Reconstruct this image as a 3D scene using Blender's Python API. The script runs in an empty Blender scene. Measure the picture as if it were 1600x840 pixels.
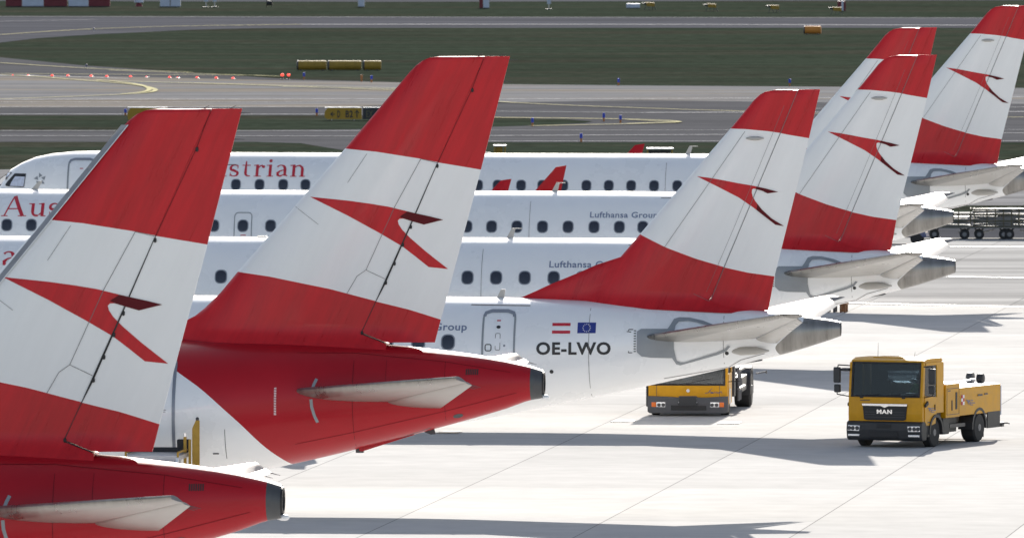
import bpy, bmesh, math, random
from mathutils import Vector, Matrix
random.seed(7)
R = math.radians
# ---------------------------------------------------------------- camera
CAM_H = 18.3; FPX = 20830.0; TANP = 742.0/FPX; PITCH = math.atan(TANP)
scene = bpy.context.scene
col = scene.collection
cd = bpy.data.cameras.new("camera"); cam = bpy.data.objects.new("camera", cd); col.objects.link(cam)
cd.sensor_width = 36.0; cd.lens = 36.0*FPX/1600.0
cd.clip_start = 5.0; cd.clip_end = 12000.0
cam.location = (0, 0, CAM_H); cam.rotation_euler = (R(90)-PITCH, 0, 0)
cd.dof.use_dof = True; cd.dof.focus_distance = 320.0; cd.dof.aperture_fstop = 9.0
scene.camera = cam
# ---------------------------------------------------------------- sky and sun
SUN_EL, SUN_AZ = R(26.7), R(6.2)          # azimuth from +Y towards +X
w = bpy.data.worlds.new("World"); scene.world = w; w.use_nodes = True
nt = w.node_tree; nt.nodes.clear()
sky = nt.nodes.new('ShaderNodeTexSky'); sky.sky_type = 'NISHITA'; sky.sun_disc = False
sky.sun_elevation = SUN_EL; sky.sun_rotation = SUN_AZ
sky.air_density = 1.0; sky.dust_density = 1.5; sky.ozone_density = 1.0
bg = nt.nodes.new('ShaderNodeBackground'); bg.inputs['Strength'].default_value = 0.082
wo = nt.nodes.new('ShaderNodeOutputWorld')
hs = nt.nodes.new('ShaderNodeHueSaturation'); hs.inputs['Saturation'].default_value = 0.72
nt.links.new(sky.outputs[0], hs.inputs['Color']); nt.links.new(hs.outputs[0], bg.inputs[0]); nt.links.new(bg.outputs[0], wo.inputs[0])
sl = bpy.data.lights.new("sun", 'SUN'); sl.energy = 5.0; sl.angle = R(0.5); sl.color = (1.0, 0.95, 0.88)
so = bpy.data.objects.new("sun", sl); col.objects.link(so)
sd = Vector((math.sin(SUN_AZ)*math.cos(SUN_EL), math.cos(SUN_AZ)*math.cos(SUN_EL), math.sin(SUN_EL)))
so.rotation_euler = sd.to_track_quat('Z', 'Y').to_euler(); so.location = (60, 300, 200)
scene.view_settings.view_transform = 'Standard'; scene.view_settings.look = 'None'
scene.view_settings.exposure = 1.1; scene.view_settings.gamma = 1.0
scene.view_settings.use_curve_mapping = False

# ---------------------------------------------------------------- helpers
def ray(px, py):
    cp, sp = math.cos(PITCH), math.sin(PITCH)
    a, b = (px-800.0)/FPX, (420.0-py)/FPX
    return Vector((a, cp + b*sp, -sp + b*cp))
def G(px, py, z=0.0):
    d = ray(px, py); t = (z-CAM_H)/d.z
    return Vector((d.x*t, d.y*t, z))
def V(px, py, Y):
    d = ray(px, py); t = Y/d.y
    return Vector((d.x*t, Y, CAM_H+d.z*t))
def mat(name, colr, rough=0.5, metal=0.0, coat=0.0, noise=0.0, scale=1.0, bump=0.0, spec=0.5, stretch=(1,1,1), emit=0.0, detail=4.0, rvar=0.0, rot=None):
    m = bpy.data.materials.new(name); m.use_nodes = True
    n = m.node_tree; b = n.nodes['Principled BSDF']
    c = tuple(colr)+(1,)
    b.inputs['Base Color'].default_value = c
    b.inputs['Roughness'].default_value = rough; b.inputs['Metallic'].default_value = metal
    b.inputs['Coat Weight'].default_value = coat; b.inputs['Coat Roughness'].default_value = 0.08
    b.inputs['Specular IOR Level'].default_value = spec
    if emit: b.inputs['Emission Color'].default_value = c; b.inputs['Emission Strength'].default_value = emit
    if noise or bump or rvar:
        tc = n.nodes.new('ShaderNodeTexCoord'); mp = n.nodes.new('ShaderNodeMapping')
        mp.inputs['Scale'].default_value = stretch
        if rot is not None: mp.vector_type = 'TEXTURE'; mp.inputs['Rotation'].default_value = (0, rot, 0)
        nz = n.nodes.new('ShaderNodeTexNoise'); nz.inputs['Scale'].default_value = scale; nz.inputs['Detail'].default_value = detail
        nz.inputs['Roughness'].default_value = 0.65
        n.links.new(tc.outputs['Object'], mp.inputs[0]); n.links.new(mp.outputs[0], nz.inputs['Vector'])
        if noise:
            mx = n.nodes.new('ShaderNodeMix'); mx.data_type = 'RGBA'
            rr = n.nodes.new('ShaderNodeMapRange'); rr.inputs[1].default_value = 0.3; rr.inputs[2].default_value = 0.7
            n.links.new(nz.outputs[0], rr.inputs[0]); n.links.new(rr.outputs[0], mx.inputs[0])
            mx.inputs[6].default_value = tuple(max(0, v*(1-noise)) for v in colr)+(1,)
            mx.inputs[7].default_value = tuple(min(1, v*(1+noise*0.6)) for v in colr)+(1,)
            n.links.new(mx.outputs[2], b.inputs['Base Color'])
        if rvar:
            r2 = n.nodes.new('ShaderNodeMapRange'); r2.inputs[3].default_value = max(0.02, rough-rvar); r2.inputs[4].default_value = rough+rvar
            r2.inputs[1].default_value = 0.3; r2.inputs[2].default_value = 0.7
            n.links.new(nz.outputs[0], r2.inputs[0]); n.links.new(r2.outputs[0], b.inputs['Roughness'])
        if bump:
            bp = n.nodes.new('ShaderNodeBump'); bp.inputs['Strength'].default_value = bump; bp.inputs['Distance'].default_value = 0.02
            n.links.new(nz.outputs[0], bp.inputs['Height']); n.links.new(bp.outputs[0], b.inputs['Normal'])
    return m
M = {}
M['white'] = mat('white_paint', (.80,.81,.82), .28, coat=.6, noise=.02, scale=.7, rvar=.04)
M['finwhite'] = mat('fin_white_paint', (.78,.78,.77), .34, coat=.3, noise=.03, scale=1.4, rvar=.06, stretch=(.4,1,3), rot=R(24), detail=6)
M['red'] = mat('red_paint', (.38,.006,.014), .34, coat=.12, spec=.25, noise=.07, scale=.7, rvar=.05)
M['finred'] = mat('fin_red_paint', (.50,.012,.018), .34, coat=.10, spec=.25, noise=.20, scale=1.6, rvar=.10, stretch=(.35,1,3.2), rot=R(24), detail=6)
M['darkred'] = mat('dark_red_paint', (.10,.006,.010), .45, coat=.0, spec=.15)
M['grey'] = mat('grey_paint', (.26,.28,.30), .4, noise=.08, scale=2)
M['ltgrey'] = mat('light_grey_paint', (.40,.385,.36), .34, coat=.1, noise=.05, scale=1.5, rvar=.08)
M['stabmetal'] = mat('tailplane_metal', (.30,.275,.255), .34, metal=.5, noise=.06, scale=1.5, rvar=.03)
M['metal'] = mat('bare_metal', (.27,.26,.245), .32, metal=.75, noise=.38, scale=1.2, stretch=(3,.4,.4), rvar=.1)
M['strip'] = mat('leading_edge_metal', (.30,.30,.31), .42, metal=.5, noise=.1, scale=2)
M['black'] = mat('black_rubber', (.018,.018,.02), .6)
M['dark'] = mat('dark_metal', (.06,.06,.065), .5, noise=.2, scale=4)
M['pane'] = mat('cabin_glass', (.012,.016,.03), .12, coat=.5)
M['frame'] = mat('window_surround', (.22,.24,.28), .4)
M['line'] = mat('panel_line', (.16,.15,.15), .6)
M['hinge'] = mat('hinge_gap', (.02,.02,.02), .7)
M['blackpaint'] = mat('black_paint', (.02,.02,.022), .4)
M['textblue'] = mat('slate_lettering', (.16,.20,.30), .4)
M['textred'] = mat('red_lettering', (.50,.02,.04), .4)
M['euroblue'] = mat('deep_blue_paint', (.02,.035,.22), .4)
M['yellow'] = mat('yellow_paint', (.60,.295,.006), .4, coat=.05, spec=.25, noise=.12, scale=2.5, rvar=.08)
M['yellowold'] = mat('faded_yellow', (.34,.21,.025), .7, noise=.2, scale=3)
M['orange'] = mat('orange_fabric', (.62,.24,.04), .7, noise=.15, scale=3)
M['plastic'] = mat('dark_plastic', (.028,.029,.032), .55, noise=.15, scale=4)
M['lamp'] = mat('lamp_glass', (.75,.76,.78), .08, metal=.6)
M['amber'] = mat('amber_lens', (.75,.16,.02), .2)
M['chrome'] = mat('chrome', (.7,.7,.72), .15, metal=1)
M['tyre'] = mat('tyre_rubber', (.025,.025,.026), .8, noise=.2, scale=8)
M['hub'] = mat('wheel_hub', (.18,.18,.19), .5, metal=.4)
M['blue'] = mat('marker_blue', (.02,.06,.5), .5)
M['postorange'] = mat('marker_orange', (.45,.17,.05), .6)
M['redlamp'] = mat('red_lamp', (1.0,.06,.04), .3, emit=.9)
M['whitebox'] = mat('painted_white_board', (.50,.55,.66), .5, noise=.1, scale=2)
M['redbox'] = mat('painted_red_board', (.16,.02,.03), .6, noise=.2, scale=2)
M['steel'] = mat('galvanised_steel', (.45,.45,.46), .4, metal=.7)
M['olive'] = mat('olive_frame', (.10,.09,.05), .6, noise=.2, scale=5)
M['brown'] = mat('rust_brown', (.22,.10,.04), .7, noise=.2, scale=6)
M['navy'] = mat('navy_paint', (.04,.06,.16), .35, coat=.3)
M['skin'] = mat('skin', (.55,.34,.25), .5)
M['hivis'] = mat('hi_vis_green', (.20,.55,.04), .7)
M['curtain'] = mat('sun_blind_cloth', (.55,.60,.72), .8, noise=.25, scale=3, stretch=(6,6,.5))
g = bpy.data.materials.new('vehicle_glass'); g.use_nodes = True
gn = g.node_tree; gn.nodes.clear()
go = gn.nodes.new('ShaderNodeOutputMaterial'); tr = gn.nodes.new('ShaderNodeBsdfTransparent'); tr.inputs[0].default_value = (.42,.47,.5,1)
gl = gn.nodes.new('ShaderNodeBsdfGlossy'); gl.inputs['Roughness'].default_value = .03; fr = gn.nodes.new('ShaderNodeFresnel'); fr.inputs[0].default_value = 1.5
mx = gn.nodes.new('ShaderNodeMixShader'); gn.links.new(fr.outputs[0], mx.inputs[0]); gn.links.new(tr.outputs[0], mx.inputs[1]); gn.links.new(gl.outputs[0], mx.inputs[2]); gn.links.new(mx.outputs[0], go.inputs[0])
M['glass'] = g

def tag(o, label=None, cat=None, group=None, kind=None):
    if label: o['label'] = label
    if cat: o['category'] = cat
    if group: o['group'] = group
    if kind: o['kind'] = kind
    return o
def empty(name, loc=(0,0,0), rz=0.0, parent=None):
    o = bpy.data.objects.new(name, None); col.objects.link(o); o.location = loc; o.rotation_euler = (0,0,rz)
    o.empty_display_size = .5
    if parent: o.parent = parent
    return o
def link_bm(name, bm, mats, parent=None, smooth=False, bevel=0.0):
    if bevel:
        bmesh.ops.remove_doubles(bm, verts=bm.verts, dist=1e-5)
        es = [e for e in bm.edges if len(e.link_faces)==2 and e.calc_face_angle(0) > 0.5]
        if es: bmesh.ops.bevel(bm, geom=es, offset=bevel, segments=2, affect='EDGES', profile=.6, clamp_overlap=True)
    bmesh.ops.recalc_face_normals(bm, faces=bm.faces)
    me = bpy.data.meshes.new(name); bm.to_mesh(me); bm.free()
    if not isinstance(mats, (list,tuple)): mats = [mats]
    for m in mats: me.materials.append(M[m] if isinstance(m, str) else m)
    if smooth:
        for p in me.polygons: p.use_smooth = True
    o = bpy.data.objects.new(name, me); col.objects.link(o)
    if parent: o.parent = parent
    return o
class MB:
    def __init__(s): s.bm = bmesh.new()
    def box(s, x0,x1,y0,y1,z0,z1, mi=0, rot=None, at=None):
        vs = [s.bm.verts.new((x,y,z)) for x in (x0,x1) for y in (y0,y1) for z in (z0,z1)]
        for f in ((0,1,3,2),(4,6,7,5),(0,4,5,1),(2,3,7,6),(0,2,6,4),(1,5,7,3)):
            fc = s.bm.faces.new([vs[i] for i in f]); fc.material_index = mi
        if rot is not None: bmesh.ops.rotate(s.bm, verts=vs, cent=at or (0,0,0), matrix=rot)
        return s
    def tube(s, p, q, r, r2=None, n=10, mi=0, caps=True):
        p, q = Vector(p), Vector(q); r2 = r if r2 is None else r2
        d = (q-p).normalized(); a = d.orthogonal().normalized(); b = d.cross(a)
        A = [s.bm.verts.new(p+(a*math.cos(t)+b*math.sin(t))*r) for t in [2*math.pi*i/n for i in range(n)]]
        B = [s.bm.verts.new(q+(a*math.cos(t)+b*math.sin(t))*r2) for t in [2*math.pi*i/n for i in range(n)]]
        for i in range(n):
            f = s.bm.faces.new((A[i],A[(i+1)%n],B[(i+1)%n],B[i])); f.material_index = mi
        if caps:
            f = s.bm.faces.new(A[::-1]); f.material_index = mi; f = s.bm.faces.new(B); f.material_index = mi
        return s
    def path(s, pts, r, n=6, mi=0):
        for a, b in zip(pts, pts[1:]): s.tube(a, b, r, n=n, mi=mi)
        return s
    def lathe(s, prof, c, axis='x', n=24, mi=0):      # prof: (along, radius)
        rings = []
        for a, r in prof:
            ring = []
            for i in range(n):
                t = 2*math.pi*i/n; u, v = r*math.cos(t), r*math.sin(t)
                p = {'x':(a,u,v),'y':(u,a,v),'z':(u,v,a)}[axis]
                ring.append(s.bm.verts.new(Vector(c)+Vector(p)))
            rings.append(ring)
        for A, B in zip(rings, rings[1:]):
            for i in range(n):
                f = s.bm.faces.new((A[i],A[(i+1)%n],B[(i+1)%n],B[i])); f.material_index = mi
        for ring in (rings[0], rings[-1]):
            f = s.bm.faces.new(ring); f.material_index = mi
        return s
    def prism(s, poly, a0, a1, axis='x', mi=0):       # polygon in the two other axes
        def P(a, p): return {'x':(a,p[0],p[1]),'y':(p[0],a,p[1]),'z':(p[0],p[1],a)}[axis]
        A = [s.bm.verts.new(P(a0,p)) for p in poly]; B = [s.bm.verts.new(P(a1,p)) for p in poly]
        n = len(poly)
        for i in range(n):
            f = s.bm.faces.new((A[i],A[(i+1)%n],B[(i+1)%n],B[i])); f.material_index = mi
        f = s.bm.faces.new(A[::-1]); f.material_index = mi; f = s.bm.faces.new(B); f.material_index = mi
        return s
    def build(s, name, mats, parent=None, smooth=False, bevel=0.0):
        return link_bm(name, s.bm, mats, parent, smooth, bevel)
def shade_auto(o, ang=35):
    me = o.data
    for p in me.polygons: p.use_smooth = True
    try: me.set_sharp_from_angle(angle=R(ang))
    except Exception: pass
def interp(x, xs, ys):
    if x <= xs[0]: return ys[0]
    if x >= xs[-1]: return ys[-1]
    for i in range(len(xs)-1):
        if x <= xs[i+1]:
            t = (x-xs[i])/(xs[i+1]-xs[i]); return ys[i]*(1-t)+ys[i+1]*t
def pchip(xs, ys):
    n = len(xs); h = [xs[i+1]-xs[i] for i in range(n-1)]; d = [(ys[i+1]-ys[i])/h[i] for i in range(n-1)]
    m = [d[0]]+[0 if d[i-1]*d[i] <= 0 else 2*d[i-1]*d[i]/(d[i-1]+d[i]) for i in range(1,n-1)]+[d[-1]]
    def f(x):
        if x <= xs[0]: return ys[0]
        if x >= xs[-1]: return ys[-1]
        i = max(k for k in range(n-1) if xs[k] <= x); t = (x-xs[i])/h[i]
        return ((1+2*t)*(1-t)**2*ys[i] + t*(1-t)**2*h[i]*m[i] + t*t*(3-2*t)*ys[i+1] + t*t*(t-1)*h[i]*m[i+1])
    return f

# text outlines as flat polygons-mesh data: list of faces with 2D points (unit scaled)
def text_faces(txt, bold=0.0):
    cu = bpy.data.curves.new('t', 'FONT'); cu.body = txt; cu.size = 1.0; cu.resolution_u = 4; cu.offset = bold; cu.space_character = 1.0 + bold*3.2
    o = bpy.data.objects.new('t', cu); col.objects.link(o)
    dg = bpy.context.evaluated_depsgraph_get(); me = o.evaluated_get(dg).to_mesh()
    vs = [(v.co.x, v.co.y) for v in me.vertices]; fs = [[vs[i] for i in p.vertices] for p in me.polygons]
    o.evaluated_get(dg).to_mesh_clear(); bpy.data.objects.remove(o); bpy.data.curves.remove(cu)
    x0 = min(v[0] for v in vs); x1 = max(v[0] for v in vs); y0 = min(v[1] for v in vs); y1 = max(v[1] for v in vs)
    return fs, x0, x1, y0, y1
def fit_text(txt, u0, u1, z0, z1, bold=0.0, slope=0.0):
    fs, x0, x1, y0, y1 = text_faces(txt, bold)
    sx = (u1-u0)/(x1-x0); sy = (z1-z0)/(y1-y0)
    return [[(u0+(x-x0)*sx, z0+(y-y0)*sy + slope*(x-x0)*sx) for x,y in f] for f in fs]
def decal(name, polys, surf, m, parent, eps=0.006, cell=0.3, step=0.0, label=None, mirror=False):
    """flat painted marks wrapped on a surface y = surf(u,z) (near side negative y)"""
    bm = bmesh.new()
    for k, pl in enumerate(polys):
        b2 = bmesh.new()
        vs = [b2.verts.new((p[0],0,p[1])) for p in pl]
        try: b2.faces.new(vs).normal_update()
        except Exception: b2.free(); continue
        b2.normal_update()
        bmesh.ops.triangulate(b2, faces=b2.faces)
        for ax in (0, 2):
            lo = min(p[0 if ax==0 else 1] for p in pl); hi = max(p[0 if ax==0 else 1] for p in pl)
            t = math.floor(lo/cell)*cell+cell
            while t < hi:
                co = [0,0,0]; co[ax] = t; no = [0,0,0]; no[ax] = 1
                bmesh.ops.bisect_plane(b2, geom=b2.verts[:]+b2.edges[:]+b2.faces[:], plane_co=co, plane_no=no, dist=1e-5)
                t += cell
        mp = {}
        for v in b2.verts:
            y = surf(v.co.x, v.co.z) + eps + k*step
            mp[v] = bm.verts.new((v.co.x, -y, v.co.z))
        for f in b2.faces:
            try: bm.faces.new([mp[v] for v in f.verts])
            except Exception: pass
        b2.free()
    bmesh.ops.recalc_face_normals(bm, faces=bm.faces)
    for f in bm.faces:
        if f.normal.y > 0: f.normal_flip()
    me = bpy.data.meshes.new(name); bm.to_mesh(me); bm.free(); me.materials.append(M[m] if isinstance(m,str) else m)
    o = bpy.data.objects.new(name, me); col.objects.link(o); o.parent = parent
    if label: o['label'] = label
    return o
def rrect(cx, cz, w_, h_, r, n=4):
    pts = []
    for qx, qz, a0 in ((1,1,0),(-1,1,90),(-1,-1,180),(1,-1,270)):
        for i in range(n+1):
            a = R(a0+90*i/n); pts.append((cx+qx*(w_/2-r)+r*math.cos(a), cz+qz*(h_/2-r)+r*math.sin(a)))
    return pts
def stroke(pts, ws):
    """flat ribbon along pts with a width at each point -> list of quads"""
    if not isinstance(ws,(list,tuple)): ws = [ws]*len(pts)
    L, Rr = [], []
    for i, p in enumerate(pts):
        a = pts[max(0,i-1)]; b = pts[min(len(pts)-1,i+1)]
        dx, dz = b[0]-a[0], b[1]-a[1]; l = math.hypot(dx,dz) or 1
        nx, nz = -dz/l, dx/l; h = ws[i]/2
        L.append((p[0]+nx*h, p[1]+nz*h)); Rr.append((p[0]-nx*h, p[1]-nz*h))
    return [[L[i], L[i+1], Rr[i+1], Rr[i]] for i in range(len(pts)-1)]
def arc(cx, cz, rx, rz, a0, a1, n=12):
    return [(cx+rx*math.cos(R(a0+(a1-a0)*i/n)), cz+rz*math.sin(R(a0+(a1-a0)*i/n))) for i in range(n+1)]
# serif letters, x-height .62, cap height 1, hand drawn
def serif(ch):
    s = lambda *a: stroke(*a)
    if ch == 'A': return s([(.08,0),(.42,.95)],.055)+s([(.44,.97),(.80,0)],.14)+s([(.2,.36),(.64,.36)],.05)+s([(-.03,.02),(.22,.02)],.04)+s([(.62,.02),(.95,.02)],.04), .97
    if ch == 'u': return s([(.16,.62),(.16,.2)]+arc(.31,.2,.15,.17,180,300,8),[.12,.12]+[.1]*8+[.05])+s([(.54,.64),(.54,0)],.12)+s([(.40,.06),(.54,.2)],.05)+s([(.0,.6),(.2,.6)],.04)+s([(.38,.6),(.58,.6)],.04)+s([(.54,.02),(.68,.02)],.04), .72
    if ch == 's': return s(arc(.22,.47,.16,.145,20,180,8)+arc(.22,.42,.16,.1,180,250,3),[.05,.05,.05,.06,.07,.08,.09,.1,.11,.11,.11,.11,.11])+s([(.13,.36),(.3,.27)],.12)+s(arc(.21,.165,.16,.145,50,-160,10),[.11,.11,.11,.1,.09,.07,.06,.05,.05,.05,.05])+s([(.37,.42),(.37,.6)],.03)+s([(.05,.22),(.05,.02)],.03), .47
    if ch == 't': return s([(.18,.82),(.18,.18)]+arc(.32,.18,.14,.15,180,300,6),[.05,.12,.1,.1,.09,.08,.07,.06,.04])+s([(.02,.6),(.38,.6)],.045), .46
    if ch == 'r': return s([(.16,.64),(.16,0)],.12)+s([(.0,.6),(.2,.6)],.04)+s([(.02,.02),(.34,.02)],.04)+s([(.16,.42),(.28,.57),(.38,.6)],[.04,.06,.08])+s(arc(.42,.53,.04,.04,0,360,8),.07), .50
    if ch == 'i': return s([(.16,.64),(.16,0)],.12)+s([(.0,.6),(.2,.6)],.04)+s([(.02,.02),(.30,.02)],.04)+s(arc(.15,.84,.04,.04,0,360,8),.08), .34
    if ch == 'a': return s(arc(.22,.47,.16,.14,160,20,8)+[(.40,.4),(.40,.08),(.52,.05)],[.1,.06,.05,.05,.05,.06,.08,.1,.12,.12,.12,.05])+s([(.38,.37),(.2,.31),(.09,.2),(.1,.08),(.2,.03),(.38,.12)],[.04,.06,.12,.12,.08,.04]), .56
    if ch == 'n': return s([(.16,.64),(.16,0)],.12)+s([(.0,.6),(.2,.6)],.04)+s([(.02,.02),(.30,.02)],.04)+s([(.16,.45),(.28,.57),(.40,.6),(.51,.5),(.53,.4),(.53,0)],[.04,.05,.08,.1,.12,.12])+s([(.41,.02),(.67,.02)],.04), .70
def serif_word(word, u0, z0, h, track=.06, sx=1.0):
    out = []; x = 0
    for ch in word:
        polys, adv = serif(ch)
        out += [[(u0+(x+p[0])*h*sx, z0+p[1]*h) for p in pl] for pl in polys]; x += adv+track
    return out
# ================================================================ SETTING: ground, pavements, markings
SLAB = R(6.25)
def sheet(name, pts, z, m, tess=False):
    from mathutils.geometry import tessellate_polygon
    bm = bmesh.new(); vs = [bm.verts.new((p[0],p[1],z)) for p in pts]
    for a, b, c in tessellate_polygon([[Vector((p[0],p[1],0)) for p in pts]]):
        P = [vs[i] for i in (a,b,c)]; cr = (P[1].co-P[0].co).cross(P[2].co-P[0].co)
        bm.faces.new(P if cr.z > 0 else P[::-1])
    me = bpy.data.meshes.new(name); bm.to_mesh(me); bm.free(); me.materials.append(M[m])
    o = bpy.data.objects.new(name, me); col.objects.link(o)
    o['kind'] = 'structure'; return o
def gp(pts): return [G(x,y) for x,y in pts]

def ground_mat(name, base, rough, spots=.12, stripes=.12, joints=None, patch=None, spec=.4):
    m = bpy.data.materials.new(name); m.use_nodes = True; n = m.node_tree; b = n.nodes['Principled BSDF']
    b.inputs['Roughness'].default_value = rough; b.inputs['Specular IOR Level'].default_value = spec
    tc = n.nodes.new('ShaderNodeTexCoord')
    def noise(scale, st, det=5, rz=0):
        mp = n.nodes.new('ShaderNodeMapping'); mp.inputs['Scale'].default_value = st; mp.inputs['Rotation'].default_value = (0,0,rz)
        nz = n.nodes.new('ShaderNodeTexNoise'); nz.inputs['Scale'].default_value = scale; nz.inputs['Detail'].default_value = det; nz.inputs['Roughness'].default_value = .6
        n.links.new(tc.outputs['Object'], mp.inputs[0]); n.links.new(mp.outputs[0], nz.inputs['Vector']); return nz
    def rng(src, a, b_, lo, hi):
        r = n.nodes.new('ShaderNodeMapRange'); r.inputs[1].default_value = a; r.inputs[2].default_value = b_; r.inputs[3].default_value = lo; r.inputs[4].default_value = hi
        n.links.new(src, r.inputs[0]); return r.outputs[0]
    def mul(a, b_):
        x = n.nodes.new('ShaderNodeMath'); x.operation = 'MULTIPLY'; n.links.new(a, x.inputs[0]); n.links.new(b_, x.inputs[1]); return x.outputs[0]
    f1 = rng(noise(.8,(1,1,1)).outputs[0], .3,.7, 1-spots, 1+spots)
    f2 = rng(noise(.035,(1,7,1),6,SLAB).outputs[0], .35,.65, 1-stripes, 1+stripes)
    f = mul(f1, f2)
    if joints:
        mp = n.nodes.new('ShaderNodeMapping'); mp.inputs['Rotation'].default_value = (0,0,SLAB); mp.inputs['Location'].default_value = joints[1]
        n.links.new(tc.outputs['Object'], mp.inputs[0])
        sp = n.nodes.new('ShaderNodeSeparateXYZ'); n.links.new(mp.outputs[0], sp.inputs[0])
        outs = []
        for ax, pitch, wd, dk in ((0, joints[0], .022, .5), (1, joints[0], .03, .8)):
            pp = n.nodes.new('ShaderNodeMath'); pp.operation = 'PINGPONG'; pp.inputs[1].default_value = pitch/2; n.links.new(sp.outputs[ax], pp.inputs[0])
            outs.append(rng(pp.outputs[0], wd*.5, wd, dk, 1.0))
        jn = rng(noise(.45,(1,1,1),3).outputs[0], .42,.58, 0,1)
        for q in range(2):
            mxj = n.nodes.new('ShaderNodeMix'); mxj.data_type = 'FLOAT'; mxj.inputs[3].default_value = 1.0
            n.links.new(jn, mxj.inputs[0]); n.links.new(outs[q], mxj.inputs[2])
            if q == 1: outs[q] = mxj.outputs[0]
        tyre = rng(noise(.5,(.02,1.6,1),4,R(-14)).outputs[0], .62,.70, 1.0,.90); f = mul(f, tyre)
        # a slab-to-slab tone difference
        vm = n.nodes.new('ShaderNodeVectorMath'); vm.operation = 'SCALE'; vm.inputs['Scale'].default_value = 1/joints[0]
        n.links.new(mp.outputs[0], vm.inputs[0]); fl = n.nodes.new('ShaderNodeVectorMath'); fl.operation = 'FLOOR'; n.links.new(vm.outputs[0], fl.inputs[0])
        wn = n.nodes.new('ShaderNodeTexWhiteNoise'); wn.noise_dimensions = '2D'; n.links.new(fl.outputs[0], wn.inputs['Vector'])
        f = mul(mul(mul(f, outs[0]), outs[1]), rng(wn.outputs[0], 0, 1, .94, 1.04))
    sc = n.nodes.new('ShaderNodeVectorMath'); sc.operation = 'SCALE'; sc.inputs[0].default_value = base
    if patch:
        mxx = n.nodes.new('ShaderNodeMix'); mxx.data_type = 'RGBA'; mxx.inputs[6].default_value = tuple(base)+(1,); mxx.inputs[7].default_value = tuple(patch)+(1,)
        n.links.new(rng(noise(.02,(1,3.5,1),4,SLAB).outputs[0], .48,.6,0,1), mxx.inputs[0]); n.links.new(mxx.outputs[2], sc.inputs[0])
    n.links.new(f, sc.inputs['Scale']); n.links.new(sc.outputs[0], b.inputs['Base Color'])
    bp = n.nodes.new('ShaderNodeBump'); bp.inputs['Strength'].default_value = .25; bp.inputs['Distance'].default_value = .01
    n.links.new(noise(25,(1,1,1),3).outputs[0], bp.inputs['Height']); n.links.new(bp.outputs[0], b.inputs['Normal'])
    return m
M['apron'] = ground_mat('apron_concrete', (.48,.47,.455), .55, .06, .045, joints=(5.3,(2.4,0,0)), spec=0.0)
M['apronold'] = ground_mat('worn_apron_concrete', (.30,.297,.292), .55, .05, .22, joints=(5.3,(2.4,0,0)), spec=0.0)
M['concrete'] = ground_mat('taxiway_concrete', (.150,.151,.157), .75, .08, .16, patch=(.165,.150,.132), spec=0.0)
M['farapron'] = ground_mat('worn_concrete', (.17,.17,.175), .75, .08, .25, spec=0.0)
M['asphalt'] = ground_mat('taxiway_asphalt', (.077,.078,.084), .8, .08, .12, spec=0.0)
M['runway'] = ground_mat('runway_asphalt', (.071,.073,.083), .8, .06, .2, spec=0.0)
M['road'] = ground_mat('service_road_asphalt', (.060,.062,.070), .8, .08, .1, spec=0.0)
M['grass'] = ground_mat('dry_short_grass', (.027,.035,.026), .95, .32, .2, patch=(.034,.036,.028), spec=0.0)
M['paintwhite'] = mat('white_marking', (.40,.40,.41), .8, noise=.4, scale=1.5, spec=0)
M['paintyellow'] = mat('yellow_marking', (.46,.43,.27), .8, noise=.35, scale=1.2, spec=0)
M['paintapron'] = mat('apron_white_marking', (.85,.85,.85), .5, noise=.1, scale=1.2)

sheet('ground', [(-6000,-300),(6000,-300),(6000,9000),(-6000,9000)], 0.0, 'grass')
yA = G(800,331).y
sheet('apron', [(-600,-200),(600,-200),(600,yA),(-600,yA)], .006, 'apron')
sheet('worn_apron', gp([(-3000,468),(1000,470),(1600,480),(3400,505),(3400,371.2),(1600,371.2),(-3000,373.2)]), .010, 'apronold')  # farther part of the apron, given a darker, streakier concrete tone
sheet('service_road', gp([(-2400,373),(1600+1400,371),(1600+1400,334),(-2400,334)]), .012, 'road')
sheet('far_apron', gp([(-2600,268),(0,265),(1600,250),(4200,228),(4200,321),(-2600,321)]), .006, 'farapron')
sheet('taxiway', gp([(-2500,222),(395,222),(470,224),(530,234),(575,240),(600,225),(640,222.5),(4200,222.5),(4200,142),(1600,138),(1000,134),(700,131),(450,124),(300,114),(135,103),(0,90),(-600,62),(-2500,30)]), .008, 'asphalt')
sheet('taxiway_concrete', gp([(-2500,168.5),(520,168.5),(640,163),(1000,157),(1250,160),(1600,163),(4200,163),(4200,141.5),(1600,138),(1000,134),(700,131.3),(560,128),(440,126),(200,120.5),(0,118),(-2500,110)]), .014, 'concrete')
sheet('grass_island', gp([(-2500,180),(600,181),(770,184),(880,187),(925,190),(915,192.5),(850,196),(690,201),(400,204),(-2500,204.5)]), .020, 'grass')
sheet('runway', gp([(-2500,27),(0,25.5),(1600,28.5),(4200,33),(4200,49),(1600,44),(500,44),(400,44.5),(300,47),(150,54),(60,60),(0,67),(-500,130),(-2500,160)]), .010, 'runway')
sheet('far_runway', gp([(-2500,-2),(0,2),(600,3.5),(1600,1),(4200,-6),(4200,-60),(-2500,-60)]), .010, 'runway')

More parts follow.
